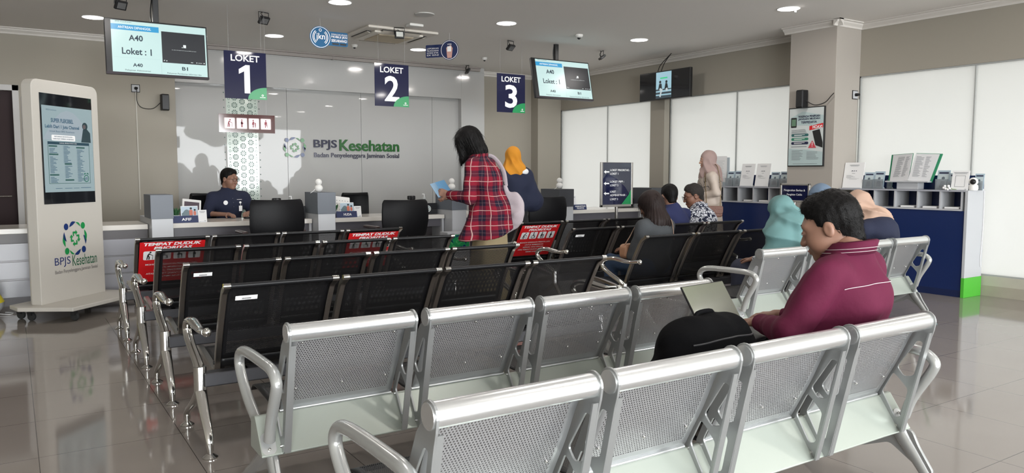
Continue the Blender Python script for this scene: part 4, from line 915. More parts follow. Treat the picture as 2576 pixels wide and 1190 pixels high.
def black_seat(parent, W, label=False):
    h, s = sheet(.028, W-.028, BP[:kb+1], .022, .035, .03)
    bar = MB().tube([(.02, .022, .772), (W-.02, .022, .772)], .011, 10)
    b = two('backrest', h, s, PERFB, BLACKS, parent, both=bar)
    h, s = sheet(.028, W-.028, BP[kb:], .022, .05, .035); seat = two('seat', h, s, PERFB, BLACKS, parent)
    out = [b, seat]
    for x in (0.0, W-.028):
        mb = MB(); n = len(BP); vs = []
        for i, p in enumerate(BP):
            q0, q1 = BP[max(i-1, 0)], BP[min(i+1, n-1)]; dx, dz = q1[0]-q0[0], q1[1]-q0[1]; l = math.hypot(dx, dz); nx, nz = -dz/l, dx/l; w = .013
            vs += [(x, p[0]-nx*w, p[1]-nz*w), (x+.028, p[0]-nx*w, p[1]-nz*w), (x+.028, p[0]+nx*w, p[1]+nz*w), (x, p[0]+nx*w, p[1]+nz*w)]
        mb.add(vs, [(0, 1, 2, 3), tuple(4*(n-1)+k for k in (3, 2, 1, 0))]+[(4*i+k, 4*i+4+k, 4*i+4+(k+1) % 4, 4*i+(k+1) % 4) for i in range(n-1) for k in range(4)])
        fr = mk('side_frame', mb, CHROMEB, parent, True, bevel=.003)
        mk('end_cap', MB().tube([(x-.002, .022, .773), (x+.03, .022, .773)], .0135, 12), CHROME, fr, True)
        mk('pivot_bolt', MB().lathe([(.009, -.004), (.009, .032)], (x, .272, .37), 10, 'x'), BLACKM, fr, True)
        out.append(fr)
    return out
LEG_R = [(0, .012, .0), (0, .0, .0)]
def black_leg(x, parent):
    l = mk('leg', MB().tube([(x, 0, .03), (x, .004, .075), (x, .03, .12), (x, .105, .20), (x, .165, .27)], [.013, .015, .017, .021, .023], 12, 4, sq=(.85, 1.2)).tube([(x, .54, .03), (x, .53, .07), (x, .43, .125), (x, .28, .20), (x, .175, .27)], [.013, .015, .018, .022, .022], 12, 4, sq=(.85, 1.2)).tube([(x, .17, .255), (x, .17, .385)], .027, 12, sq=(.9, 1.1)), CHROME, parent, True)
    for y in (0, .54): mk('foot_glide', MB().lathe([(.033, 0), (.034, .006), (.018, .018), (.012, .022), (.012, .07)], (x, y, 0), 18), CHROME, l, True)
    return l
def black_arm(x, parent):
    return mk('armrest', MB().tube([(x, .17, .37), (x, .235, .402), (x, .35, .445), (x, .435, .49), (x, .45, .53), (x, .40, .565), (x, .30, .578), (x, .20, .570), (x, .10, .566), (x, .03, .575), (x, -.005, .578)], [.022, .021, .020, .020, .020, .021, .023, .021, .017, .018, .020], 12, 4, sq=(1.15, .85)).sphere((x, -.01, .578), .021, 10, 8), CHROME, parent, True)
PR_TXT = 'MOHON KESEDIAAN PESERTA LAIN\nUNTUK MEMBERIKAN\nKEPADA YANG BERHAK\nATAS TEMPAT DUDUK PRIORITAS\nTERIMA KASIH'
def notice(parent, x, W):
    """red notice wrapped over the rear of a backrest"""
    top, bot = (.045, .752), (.212, .50); v = Vector((0, bot[0]-top[0], bot[1]-top[1])); L = v.length; up = -v.normalized()
    f = Frame((x+.03, bot[0]-.012, bot[1]), (1, 0, 0), up); w = W-.06; H = L+.0
    o = polys('priority_notice', [rect(0, -.11, w, H)], RED, f, parent, .008); o.modifiers.new('thickness', 'SOLIDIFY').thickness = .001
    text('TEMPAT DUDUK', (.06*w, H*.885, .94*w, H*.985), LETW, f, o, .011, .04, shear=.2); text('PRIORITAS', (.21*w, H*.76, .80*w, H*.855), LETW, f, o, .011, .04, shear=.2)
    for k, kd in enumerate(('elder', 'wheel', 'child', 'preg')):
        cx = w*(.155+.23*k); s = w*.19
        a = polys('icon_tile', [rrect(cx-s*.5, H*.42, cx+s*.5, H*.71, .012)], LETW, f, o, .0105); polys('pictogram', pict(kd, cx, H*.565, s*1.02), INKK, f, a, .012)
    text(PR_TXT, (.10*w, -.055, .90*w, H*.29), LETW, f, o, .011, .01, line=1.35)
    return o
def asset_label(parent, x, W):
    f = Frame((x+.055, .058, .705), (1, 0, 0), (0, -.45, .89)); o = polys('asset_label', [rect(0, 0, .10, .024)], PAPER, f, parent, .010)
    polys('barcode', [rect(.03+.003*k, .005, .0315+.003*k, .013) for k in range(14)], INKK, f, o, .0115)
_proto = {}
def copy_part(src, parent, loc):
    c = src.copy(); COL.objects.link(c); c.parent = parent; c.location = loc
    for ch in src.children:
        d = ch.copy(); COL.objects.link(d); d.parent = c
    return c
def black_bench(x0, y0, pitch, W, lab, posters=(), label=False, larm=True):
    t = thing('black_bench', lab, 'waiting bench', (x0, y0, 0), 0, 'black four-seat waiting benches')
    kx = W/.54
    for i in range(4):
        if 'seat' not in _proto: _proto['seat'] = black_seat(t, .54); continue
        for p in _proto['seat']:
            c = copy_part(p, t, (pitch*i, 0, 0)); c.scale = (kx, 1, 1)
    Lx = pitch*3+W
    mk('beam', MB().prism([(.135, .29), (.205, .29), (.205, .355), (.135, .355)], 'x', -.07, Lx+.07), BEAMB, t, bevel=.006)
    for i in range(4): mk('seat_bracket', MB().prism([(.14, .355), (.20, .355), (.42, .325), (.40, .305), (.20, .30), (.14, .30)], 'x', pitch*i+.10, pitch*i+.13).prism([(.14, .355), (.20, .355), (.42, .325), (.40, .305), (.20, .30), (.14, .30)], 'x', pitch*i+W-.13, pitch*i+W-.10), BEAMB, t)
    for x in (-.085, Lx+.085): black_leg(x, t); black_arm(x, t)
    for i in posters: notice(t, pitch*i, W)
    if label: asset_label(t, 0, W)
    return t
black_bench(.785, 3.57, .567, .54, 'nearest black bench of left block, right behind a silver bench, white label on it', label=True)
black_bench(.785, 4.53, .567, .54, 'black bench third from the counter in left block, white label on its end seat', label=True)
black_bench(.785, 5.49, .567, .54, 'black bench second from the counter in left block, without label or notice')
black_bench(.785, 6.49, .567, .54, 'left black bench nearest the counter, with two red priority notices', (0, 3))
black_bench(4.25, 4.53, .583, .55, 'right-hand black bench on which the long-haired woman in grey sits')
black_bench(4.25, 5.49, .583, .55, 'right-hand black bench with the man in patterned shirt, white label on its end seat', label=True)
black_bench(4.33, 6.46, .577, .54, 'right-hand black bench nearest the counter, with red priority notice behind plaid woman', (0, 3))

# ---- silver benches
def curve_plate(outer, holes, th, xc):
    cu = bpy.data.curves.new('pl', 'CURVE'); cu.dimensions = '2D'; cu.fill_mode = 'BOTH'; cu.extrude = th/2; cu.bevel_depth = .0012; cu.bevel_resolution = 1
    for poly in [outer]+holes:
        sp = cu.splines.new('POLY'); sp.points.add(len(poly)-1)
        for i, p in enumerate(poly): sp.points[i].co = (p[0], p[1], 0, 1)
        sp.use_cyclic_u = True
    o = bpy.data.objects.new('pl', cu); COL.objects.link(o)
    me = bpy.data.meshes.new_from_object(o.evaluated_get(bpy.context.evaluated_depsgraph_get()))
    bpy.data.objects.remove(o); bpy.data.curves.remove(cu)
    vs = [(xc+v.co.z, v.co.x, v.co.y) for v in me.vertices]; fs = [tuple(p.vertices) for p in me.polygons]
    bpy.data.meshes.remove(me); return vs, fs
def roundpoly(P, r=.012, n=4):
    out = []; m_ = len(P)
    for i in range(m_):
        a, b, c = [Vector(P[j % m_]) for j in (i-1, i, i+1)]
        d0, d1 = (a-b), (c-b); rr = min(r, d0.length*.45, d1.length*.45); p0 = b+d0.normalized()*rr; p1 = b+d1.normalized()*rr
        for k in range(n+1):
            t = k/n; q = p0*(1-t)**2+b*2*t*(1-t)+p1*t*t; out.append((q.x, q.y))
    return out
TC = (.062, .722)
disc_pts = [(TC[0]+.038*math.cos(R(a)), TC[1]+.038*math.sin(R(a))) for a in range(-40, 215, 17)]
outer = disc_pts[:]   # counter-clockwise from lower right over the top to lower left
outer += [(.030, .688), (.040, .655), (.128, .272), (.14, .262), (.165, .262), (.185, .28), (.252, .385), (.252, .40), (.225, .46), (.18, .56), (.13, .665), (.108, .69)]
hole_u = roundpoly([(.066, .638), (.090, .642), (.168, .520), (.138, .487), (.098, .498)], .014)
hole_l = roundpoly([(.156, .478), (.181, .497), (.226, .408), (.168, .315), (.142, .325), (.118, .44)], .012)
def silver_bracket(x, side, parent):
    vs, fs = curve_plate(outer, [hole_u, hole_l], .005, x)
    mb = MB().add(vs, fs)
    # folded flange along the rear edge
    mb.prism([(.034, .68), (.126, .268), (.132, .268), (.040, .68)], 'x', x, x+side*.022)
    b = mk('side_bracket', mb, SILVERD, parent, False)
    mk('tube_plug', MB().lathe([(.024, -.006), (.024, .006), (.020, .008)], (x, *TC), 18, 'x'), SILVER, b, True)
    mk('bolt', MB().lathe([(.006, -.008), (.006, .008)], (x, .235, .387), 8, 'x').lathe([(.006, -.008), (.006, .008)], (x, .16, .285), 8, 'x'), CHROME, b, True)
    return b
PANP = smooth_path([(.088, .700), (.118, .64), (.158, .55), (.200, .47), (.238, .398)], 3)
def silver_seat(parent, W):
    out = []
    h, s = sheet(.03, W-.03, PANP, .028, .02, .035)
    b = two('backrest', h, s, PERFS, mat('silver_border', (.42, .43, .44), .34, .7), parent, both=None); out.append(b)
    for x in (.075, W/2, W-.075):
        for y, z in ((.098, .676), (.190, .485)): mk('rivet', MB().sphere((x, y-.004, z), .005, 8, 5), CHROME, b, 'all')
    mk('lower_trim', MB().tube([(.028, .240, .394), (W-.028, .240, .394)], .006, 8), SILVER, b, True)
    out.append(mk('top_rail', MB().tube([(.004, *TC), (W-.004, *TC)], .033, 20), mat('brushed_rail', (.72, .73, .73), .27, .85), parent, True))
    sp = smooth_path([(.245, .398), (.30, .384), (.42, .392), (.56, .405), (.63, .400), (.655, .375)], 3)
    h, s = sheet(.03, W-.03, sp, .028, .03, .03); st = two('seat', h, s, PERFB, BLACKS, parent, .006); out.append(st)
    for x, sd in ((.012, 1), (W-.012, -1)): out.append(silver_bracket(x, sd, parent))
    return out
def silver_arm(x, parent, left):
    a = mk('armrest', MB().tube([(x, .155, .315), (x, .125, .40), (x, .055, .52), (x, .05, .56), (x, .10, .588), (x, .22, .592), (x, .42, .588), (x, .52, .575), (x, .565, .54), (x, .555, .49), (x, .46, .41), (x, .32, .345), (x, .23, .31)], .0205, 14, 5), mat('arm_silver', (.50, .51, .50), .22, .6), parent, True)
    M = [(.125, .275), (.20, .36)]
    v = Vector((0, .075, .112)).normalized(); f = Frame((x, .150, .262), (1, 0, 0), v)
    p = polys('arm_bracket', [rrect(-.026, .0, .026, .085, .022)], SILVER, f, a, .004); p.modifiers.new('thickness', 'SOLIDIFY').thickness = .005
    mk('bolt', MB().sphere(f.p(0, .02, .008), .006, 8, 6).sphere(f.p(0, .065, .008), .006, 8, 6), CHROME, a, 'all')
    return a
def silver_leg(x, parent):
    vs, fs = curve_plate(roundpoly([(.13, .26), (.29, .26), (.30, .22), (.40, .14), (.36, .13), (.22, .19), (.10, .12), (.05, .09), (.04, .115), (.10, .20)], .02), [], .012, x)
    l = mk('leg', MB().tube([(x, .19, .262), (x, .165, .22), (x, .10, .14), (x, .03, .05), (x, .004, .022)], [.030, .028, .022, .017, .015], 14, 5, sq=(.8, 1.15)).tube([(x, .24, .262), (x, .28, .225), (x, .42, .135), (x, .57, .05), (x, .616, .022)], [.030, .028, .022, .017, .015], 14, 5, sq=(.8, 1.15)).add(vs, fs), mat('leg_silver', (.46, .47, .47), .22, .7), parent, True)
    for y in (0, .62): mk('foot_glide', MB().lathe([(.034, 0), (.035, .007), (.016, .017), (.014, .03)], (x, y, 0), 18), mat('blue_chrome', (.35, .52, .60), .15, 1.), l, True)
    return l
def silver_bench(x0, y0, lab):
    pitch, W = .545, .51
    t = thing('silver_bench', lab, 'waiting bench', (x0, y0, 0), 0, 'silver four-seat waiting benches')
    if 'silver' not in _proto: _proto['silver'] = (t, silver_seat(t, W)); rng = range(1, 4)
    else: rng = range(4)
    for i in rng:
        for p in _proto['silver'][1]: copy_part(p, t, (pitch*i, 0, 0))
    Lx = pitch*3+W
    mk('beam', MB().prism([(.145, .262), (.150, .256), (.30, .256), (.305, .262), (.29, .372), (.245, .390), (.235, .388)], 'x', -.065, Lx+.065), BEAMG, t, bevel=.003)
    for x in (-.035, Lx+.035): silver_arm(x, t, x < 0)
    for x in (-.02, Lx+.05): silver_leg(x, t)
    return t
silver_bench(.78, 1.50, 'nearest silver bench at the bottom edge, with the man in maroon shirt')
b = silver_bench(.78, 2.60, 'silver bench behind the nearest one, all four seats empty')
silver_bench(4.33, 3.44, 'silver bench in front of the navy counter, with the woman in teal headscarf')

# ================================================================== PEOPLE
# Smooth bodies: distance fields of tapered limbs and ellipsoids, blended and meshed by surface nets.
def sd_cap(P, a, b, r0, r1):
    a = np.asarray(a, float); b = np.asarray(b, float); ba = b-a; pa = P-a
    t = np.clip((pa@ba)/max(ba@ba, 1e-9), 0, 1); q = pa-t[:, None]*ba
    return np.sqrt((q*q).sum(1))-(r0+(r1-r0)*t)
def sd_ell(P, c, r, M=None):
    q = P-np.asarray(c, float)
    if M is not None: q = q@M
    r = np.asarray(r, float); k0 = np.sqrt(((q/r)**2).sum(1)); k1 = np.sqrt(((q/(r*r))**2).sum(1))
    return k0*(k0-1)/np.maximum(k1, 1e-9)
def smin(a, b, k):
    h = np.maximum(k-np.abs(a-b), 0)/k; return np.minimum(a, b)-h*h*k*.25
def smax(a, b, k): return -smin(-a, -b, k)
def union(prims, P):
    d = None
    for p in prims:
        if p[0] == 'c': q = sd_cap(P, *p[1:5]); k = p[5]
        elif p[0] == 'e': q = sd_ell(P, p[1], p[2], p[4] if len(p) > 4 else None); k = p[3]
        elif p[0] == '-e': d = smax(d, -sd_ell(P, p[1], p[2]), p[3]); continue
        elif p[0] == '-c': d = smax(d, -sd_cap(P, *p[1:5]), p[5]); continue
        d = q if d is None else smin(d, q, k)
    return d
def bounds(prims, m=.03):
    lo = np.full(3, 9.); hi = np.full(3, -9.)
    for p in prims:
        if p[0] == 'c':
            for c, r in ((p[1], p[3]), (p[2], p[4])): lo = np.minimum(lo, np.array(c)-r); hi = np.maximum(hi, np.array(c)+r)
        elif p[0] == 'e': r = max(p[2]) if len(p) > 4 else np.array(p[2]); lo = np.minimum(lo, np.array(p[1])-r); hi = np.maximum(hi, np.array(p[1])+r)
    return lo-m, hi+m
def surfnet(f, lo, hi, h):
    ax = [np.arange(lo[i], hi[i]+h, h) for i in range(3)]; n = [len(a) for a in ax]
    G = np.stack(np.meshgrid(*ax, indexing='ij'), -1).reshape(-1, 3); V = f(G).reshape(n)
    ins = V < 0; c = [slice(0, -1), slice(1, None)]
    cnt = np.zeros([k-1 for k in n], int); acc = np.zeros([k-1 for k in n]+[3]); num = np.zeros([k-1 for k in n])
    for i in (0, 1):
        for j in (0, 1):
            for k in (0, 1): cnt += ins[c[i], c[j], c[k]]
    mixed = (cnt > 0) & (cnt < 8)
    if not mixed.any(): return [], []
    for a in range(3):
        o = [b for b in range(3) if b != a]
        for i in (0, 1):
            for j in (0, 1):
                s0 = [None]*3; s0[a] = c[0]; s0[o[0]] = c[i]; s0[o[1]] = c[j]; s1 = list(s0); s1[a] = c[1]
                v0 = V[tuple(s0)]; v1 = V[tuple(s1)]; cr = (v0 < 0) != (v1 < 0); t = np.where(cr, v0/np.where(cr, v0-v1, 1), 0)
                p = np.zeros(acc.shape); p[..., a] = t; p[..., o[0]] = i; p[..., o[1]] = j
                acc += p*cr[..., None]; num += cr
    idx = np.full(cnt.shape, -1); idx[mixed] = np.arange(mixed.sum()); I = np.argwhere(mixed)
    verts = (I+acc[mixed]/num[mixed][:, None])*h+np.array(lo)
    faces = []
    for a in range(3):
        o = [(a+1) % 3, (a+2) % 3]; s0 = [slice(None)]*3; s1 = [slice(None)]*3; s0[a] = slice(0, -1); s1[a] = slice(1, None)
        cr = ins[tuple(s0)] != ins[tuple(s1)]; E = np.argwhere(cr); sgn = ins[tuple(s0)][cr]
        ok = (E[:, o[0]] > 0) & (E[:, o[1]] > 0) & (E[:, o[0]] < n[o[0]]-1) & (E[:, o[1]] < n[o[1]]-1); E = E[ok]; sgn = sgn[ok]
        def g(d0, d1):
            q = E.copy(); q[:, o[0]] -= d0; q[:, o[1]] -= d1; return idx[q[:, 0], q[:, 1], q[:, 2]]
        Q = np.stack([g(1, 1), g(0, 1), g(0, 0), g(1, 0)], 1); Q[~sgn] = Q[~sgn][:, ::-1]; faces.append(Q)
    F = np.concatenate(faces); F = F[(F >= 0).all(1)]
    return verts, F
def sdf_mesh(name, fields, m, parent, smooth=1, extra=None):
    vs = []; fs = []; o = 0
    for f, lo, hi, h in fields:
        v, q = surfnet(f, lo, hi, h)
        if len(v) == 0: continue
        v = np.array(v)
        for _ in range(smooth):    # light Laplacian smoothing
            s = np.zeros(v.shape); k = np.zeros(len(v))
            for a, b in ((0, 1), (1, 2), (2, 3), (3, 0)):
                np.add.at(s, q[:, a], v[q[:, b]]); np.add.at(s, q[:, b], v[q[:, a]]); np.add.at(k, q[:, a], 1); np.add.at(k, q[:, b], 1)
            v = v*.5+.5*s/np.maximum(k, 1)[:, None]
        vs.append(v); fs.append(q+o); o += len(v)
    if extra is not None and len(extra[0]): vs.append(extra[0]); fs.append(extra[1]+o)
    v = np.concatenate(vs); q = np.concatenate(fs); me = bpy.data.meshes.new(name)
    me.vertices.add(len(v)); me.vertices.foreach_set('co', v.astype(np.float32).ravel())
    me.loops.add(len(q)*4); me.polygons.add(len(q)); me.loops.foreach_set('vertex_index', q.astype(np.int32).ravel())
    me.polygons.foreach_set('loop_start', np.arange(0, len(q)*4, 4, dtype=np.int32)); me.polygons.foreach_set('loop_total', np.full(len(q), 4, dtype=np.int32))
    me.update(calc_edges=True); me.validate(); me.materials.append(m)
    me.polygons.foreach_set('use_smooth', np.ones(len(me.polygons), bool))
    ob = bpy.data.objects.new(name, me); COL.objects.link(ob); ob.parent = parent; return ob
def wrinkle(P, amp, fr, ph=0., d=(0, 0, 1)):
    x, y, z = P[:, 0]*fr, P[:, 1]*fr, P[:, 2]*fr
    w = np.sin(x*2.1+1.3*np.sin(z*1.1+ph)+ph)+np.sin(y*1.9+1.7*np.sin(x*.9+z*.8+ph*2))*.8+np.sin(z*2.6+2*np.sin(y*1.2+x*1.4+ph))*.6
    return amp*w/2.4
def rotm(yaw, pitch, roll=0.):
    M = Matrix.Rotation(R(yaw), 3, 'Z') @ Matrix.Rotation(R(pitch), 3, 'X') @ Matrix.Rotation(R(roll), 3, 'Y')
    return np.array(M)
def head_field(H, M, sc=1., neck=None):
    pr = [('e', (0, -.014, .032), (.076, .094, .086), .01), ('e', (0, .026, -.04), (.060, .064, .076), .04), ('e', (0, .066, -.094), (.026, .024, .020), .035),
          ('e', (.036, .050, -.030), (.028, .036, .034), .03), ('e', (-.036, .050, -.030), (.028, .036, .034), .03), ('e', (0, .074, .026), (.052, .018, .012), .03),
          ('-e', (.031, .102, .004), (.017, .012, .012), .018), ('-e', (-.031, .102, .004), (.017, .012, .012), .018),
          ('c', (0, .088, .006), (0, .108, -.030), .008, .013, .012), ('e', (.012, .098, -.033), (.008, .010, .007), .008), ('e', (-.012, .098, -.033), (.008, .010, .007), .008),
          ('e', (0, .088, -.060), (.022, .012, .006), .010), ('e', (0, .087, -.070), (.019, .012, .006), .008),
          ('e', (.079, -.004, -.008), (.009, .018, .029), .008), ('e', (-.079, -.004, -.008), (.009, .018, .029), .008),
          ('-e', (.090, .002, -.004), (.007, .011, .019), .004), ('-e', (-.090, .002, -.004), (.007, .011, .019), .004),
          ('e', (.031, .086, .004), (.0130, .0115, .0105), .006), ('e', (-.031, .086, .004), (.0130, .0115, .0105), .006)]
    H = np.array(H, float)
    def f(P): return union(pr, ((P-H)@M)/sc)*sc
    r = .15*sc
    return f, H-r, H+r
def strands(f, H, n, length, rad, dirfn, seed=1, zmin=-9., segs=4):
    """fine strands rooted on the hair surface f; dirfn(points, normals) gives the combing direction"""
    rg = np.random.RandomState(seed); u = rg.normal(size=(n, 3)); u /= np.linalg.norm(u, axis=1)[:, None]
    P = H+u*.22
    if zmin < -1: pass
    else: P = H+np.stack([u[:, 0], u[:, 1], rg.uniform(zmin, .12, n)*1.0], 1)*np.array([.22, .22, 1.]); u = u*np.array([1, 1, 0])+1e-6; u /= np.linalg.norm(u, axis=1)[:, None]
    for _ in range(50):
        d = f(P); P = P-u*np.clip(d, 0, .05)[:, None]*.8
    ok = f(P) < .004; P = P[ok]; u = u[ok]; e = .002
    G = np.stack([f(P+np.eye(3)[i]*e)-f(P-np.eye(3)[i]*e) for i in range(3)], 1); G /= np.linalg.norm(G, axis=1)[:, None]+1e-9
    D = dirfn(P, G)+rg.normal(size=P.shape)*.18; D /= np.linalg.norm(D, axis=1)[:, None]
    L = length*rg.uniform(.6, 1.25, len(P)); side = np.cross(D, G); side /= np.linalg.norm(side, axis=1)[:, None]+1e-9; up = np.cross(side, D)
    rows = []
    for k in range(segs+1):
        t = k/segs; c = P-G*.003+D*(L*t)[:, None]-G*(L*t*t*.25)[:, None]; r = rad*(1-.8*t)
        rows.append(np.stack([c+side*r, c-side*r*.5+up*r*.8, c-side*r*.5-up*r*.8], 1))
    V = np.stack(rows, 1).reshape(-1, 3); m_ = len(P); base = np.arange(m_)[:, None]*(3*(segs+1)); Q = []
    for k in range(segs):
        for j in range(3): Q.append(base+np.array([[k*3+j, k*3+(j+1) % 3, (k+1)*3+(j+1) % 3, (k+1)*3+j]]))
    return V, np.concatenate(Q)
def short_hair(H, M, sc, style, parent, m, seed=0):
    H = np.array(H, float)
    def f(P):
        q = ((P-H)@M)/sc
        d = sd_ell(q, (0, -.014, .040), (.0815, .0985, .090))
        d = smin(d, sd_ell(q, (0, .028, .088), (.054, .046, .030)), .03); d = smin(d, sd_cap(q, (0, -.048, .0), (0, -.052, -.055), .053, .046), .03)
        y, z = q[:, 1], q[:, 2]
        line = np.where(y > .0, .012+.62*np.maximum(y, 0)+6*np.maximum(y-.055, 0)**2, .012+1.5*y)
        line = np.maximum(line, -.088); line = np.where(y > .066, .070, line)
        # side burn in front of the ear
        burn = (np.abs(y-.022) < .012) & (z > -.012); line = np.where(burn, -.012, line)
        d = smax(d, line-z, .012)
        d = d+.0016*np.sin(q[:, 0]*260+30*q[:, 2])*np.cos(q[:, 1]*210+20*q[:, 2]+seed)+.002*np.sin(q[:, 1]*70+q[:, 0]*55+seed)
        return d*sc
    def comb(P, G):
        q = ((P-H)@M)/sc; top = np.clip((q[:, 2]-.03)*18, 0, 1)[:, None]
        down = np.stack([np.zeros(len(P)), np.full(len(P), -.35), np.full(len(P), -1.)], 1)@M.T; fwd = np.stack([q[:, 0]*3, np.where(q[:, 1] > .05, .15, .75), np.where(q[:, 1] > .05, -.1, .25)], 1)@M.T
        return G*(.12+.22*top)+down*(1-top)*.9+fwd*top*1.0
    ex = strands(f, H, (6500 if style == 1 else 1500), (.015*sc), .0008, comb, int(seed*10)+1)
    return sdf_mesh('hair', [(f, H-.14*sc, H+.16*sc, .0045*sc)], m, parent, 1, ex)
def hand_prims(w, d, n, side, curl=.5, sc=1.):
    """w wrist, d direction to fingers, n palm normal (towards palm side), side=+1 thumb on +s"""
    w = Vector(w); d = Vector(d).normalized(); n = Vector(n); n = (n-d*n.dot(d)).normalized(); s = d.cross(n)*side
    pr = [('c', tuple(w-d*.02), tuple(w+d*.02), .024*sc, .024*sc, .01)]
    for k in (-.026, -.009, .009, .026): pr.append(('c', tuple(w+d*.02+s*k*.7), tuple(w+d*.078*sc+s*k), .0135*sc, .0115*sc, .012))
    for i, (k, l) in enumerate(((.027, .072), (.009, .080), (-.009, .074), (-.026, .058))):
        b0 = w+d*.080*sc+s*k; a = curl*(.8+.12*i); p = b0; dd = d.copy()
        for j, seg in enumerate((.42, .32, .26)):
            c, sn = math.cos(a*(j*.8+.4)), math.sin(a*(j*.8+.4)); dd = d*c+n*sn; q = p+dd*l*seg*sc
            pr.append(('c', tuple(p), tuple(q), (.0092-.0008*j)*sc, (.0084-.0008*j)*sc, .004)); p = q
    t0 = w+d*.022*sc+s*.022; t1 = t0+(d*.55+s*.75+n*.25).normalized()*.034*sc; t2 = t1+(d*.85+s*.35+n*.35).normalized()*.030*sc; t3 = t2+(d*.95+s*.05+n*.4).normalized()*.024*sc
    pr += [('c', tuple(t0), tuple(t1), .014*sc, .011*sc, .010), ('c', tuple(t1), tuple(t2), .0105*sc, .0095*sc, .004), ('c', tuple(t2), tuple(t3), .0095*sc, .0075*sc, .003)]
    return pr
def body_mesh(t, J, skin, hs=1., sc=1.):
    g = {k: np.array(v, float) for k, v in J.items() if k not in ('head_rot', 'hands')}
    M = rotm(*J['head_rot']); H = g['head']; nb = H+M@np.array([0, -.03, -.07])*hs
    pr = [('e', g['pelvis'], (.15*sc, .105*sc, .10), .05), ('c', g['pelvis'], g['chest'], .10*sc, .115*sc, .08), ('c', g['sl'], g['sr'], .042, .042, .06), ('c', g['chest'], g['neck'], .10*sc, .062, .08), ('c', g['neck'], nb, .056*hs, .052*hs, .03)]
    for s in 'lr':
        pr += [('c', g['s'+s], g['e'+s], .046*sc, .036*sc, .03), ('c', g['e'+s], g['w'+s], .036*sc, .024, .015)]
        pr += [('c', g['h'+s], g['k'+s], .078*sc, .052*sc, .05), ('c', g['k'+s], g['a'+s], .050*sc, .034, .02), ('c', g['a'+s]+np.array([0, -.03, -.03]), g['t'+s], .033, .024, .03)]
    lo, hi = bounds(pr, .02)
    F = [(lambda P: union(pr, P), lo, hi, .014)]
    f, a, b = head_field(H, M, hs)
    F.append((lambda P: smin(f(P), sd_cap(P, g['neck'], nb, .056*hs, .050*hs), .02), np.minimum(a, g['neck']-.06), np.maximum(b, g['neck']+.02), .0048))
    for s, spec in zip('lr', J['hands']):
        hp = hand_prims(g['w'+s], *spec); l2, h2 = bounds(hp, .01); F.append((lambda P, hp=hp: union(hp, P), l2, h2, .0034))
    o = sdf_mesh('body', F, skin, t, 1)
    return o, M
def face_parts(body, H, M, sc, lidded=True, brow=(.02, .012, .01), lips=(.33, .12, .10)):
    H = np.array(H, float); T = lambda *p: tuple(H+M@(np.array(p)*sc))
    BR = mat('brow_dark', brow, .8); LP = mat('lips', lips, .5); EW = mat('eye_white', (.6, .58, .56), .3); EI = mat('iris_dark', (.02, .012, .008), .15)
    for s in (-1, 1):
        mk('eyebrow', MB().tube([T(s*.014, .0905, .028), T(s*.030, .0885, .034), T(s*.050, .075, .028)], [.003*sc, .0035*sc, .002*sc], 6, 3), BR, body, True)
        e = mk('eye', MB().tube([T(s*.020, .0925, .0025), T(s*.031, .0965, .004), T(s*.042, .0895, .0025)], [.0012*sc, .0034*sc, .0012*sc], 8, 4), EW, body, True)
        mk('iris', MB().sphere(T(s*.031, .0957, .0035), .0042*sc, 10, 8), EI, e, 'all')
        mk('eyelash_line', MB().tube([T(s*.019, .0925, .006), T(s*.031, .0975, .0085), T(s*.043, .0895, .006)], [.0008*sc, .0011*sc, .0008*sc], 5, 4), BR, e, True)
    mk('lips', MB().tube([T(-.021, .090, -.065), T(-.008, .0985, -.061), T(0, .0985, -.063), T(.008, .0985, -.061), T(.021, .090, -.065)], [.001*sc, .0042*sc, .0038*sc, .0042*sc, .001*sc], 8, 3).tube([T(-.018, .090, -.067), T(0, .0975, -.071), T(.018, .090, -.067)], [.001*sc, .0045*sc, .001*sc], 8, 4), LP, body, True)
def glasses(t, H, M, sc):
    H = np.array(H, float); T = lambda *p: tuple(H+M@(np.array(p)*sc)); FM = mat('glasses_frame', (.05, .02, .015), .25, .4)
    mb = MB()
    for s in (-1, 1):
        mb.tube([T(s*.034+.026*math.cos(a), .113-.008*abs(math.cos(a)), .002+.0195*math.sin(a)) for a in [2*math.pi*k/18 for k in range(19)]], .0019*sc, 6)
        mb.tube([T(s*.055, .106, .008), T(s*.082, .05, .006), T(s*.086, -.01, .002)], .0016*sc, 6)
    mb.tube([T(-.011, .114, .006), T(0, .117, .009), T(.011, .114, .006)], .0013*sc, 6)
    return mk('glasses', mb, FM, t, True)
def garment(name, prims, m, t, h=.010, amp=.004, fr=26, ph=0., cut=None, stretch=(1, 1, 1), extra=.03):
    lo, hi = bounds(prims, extra); st = np.array(stretch)
    def f(P):
        d = union(prims, P)-wrinkle(P*st, amp, fr, ph)
        if cut is not None: d = cut(P, d)
        return d
    return sdf_mesh(name, [(f, lo, hi, h)], m, t, 1), f
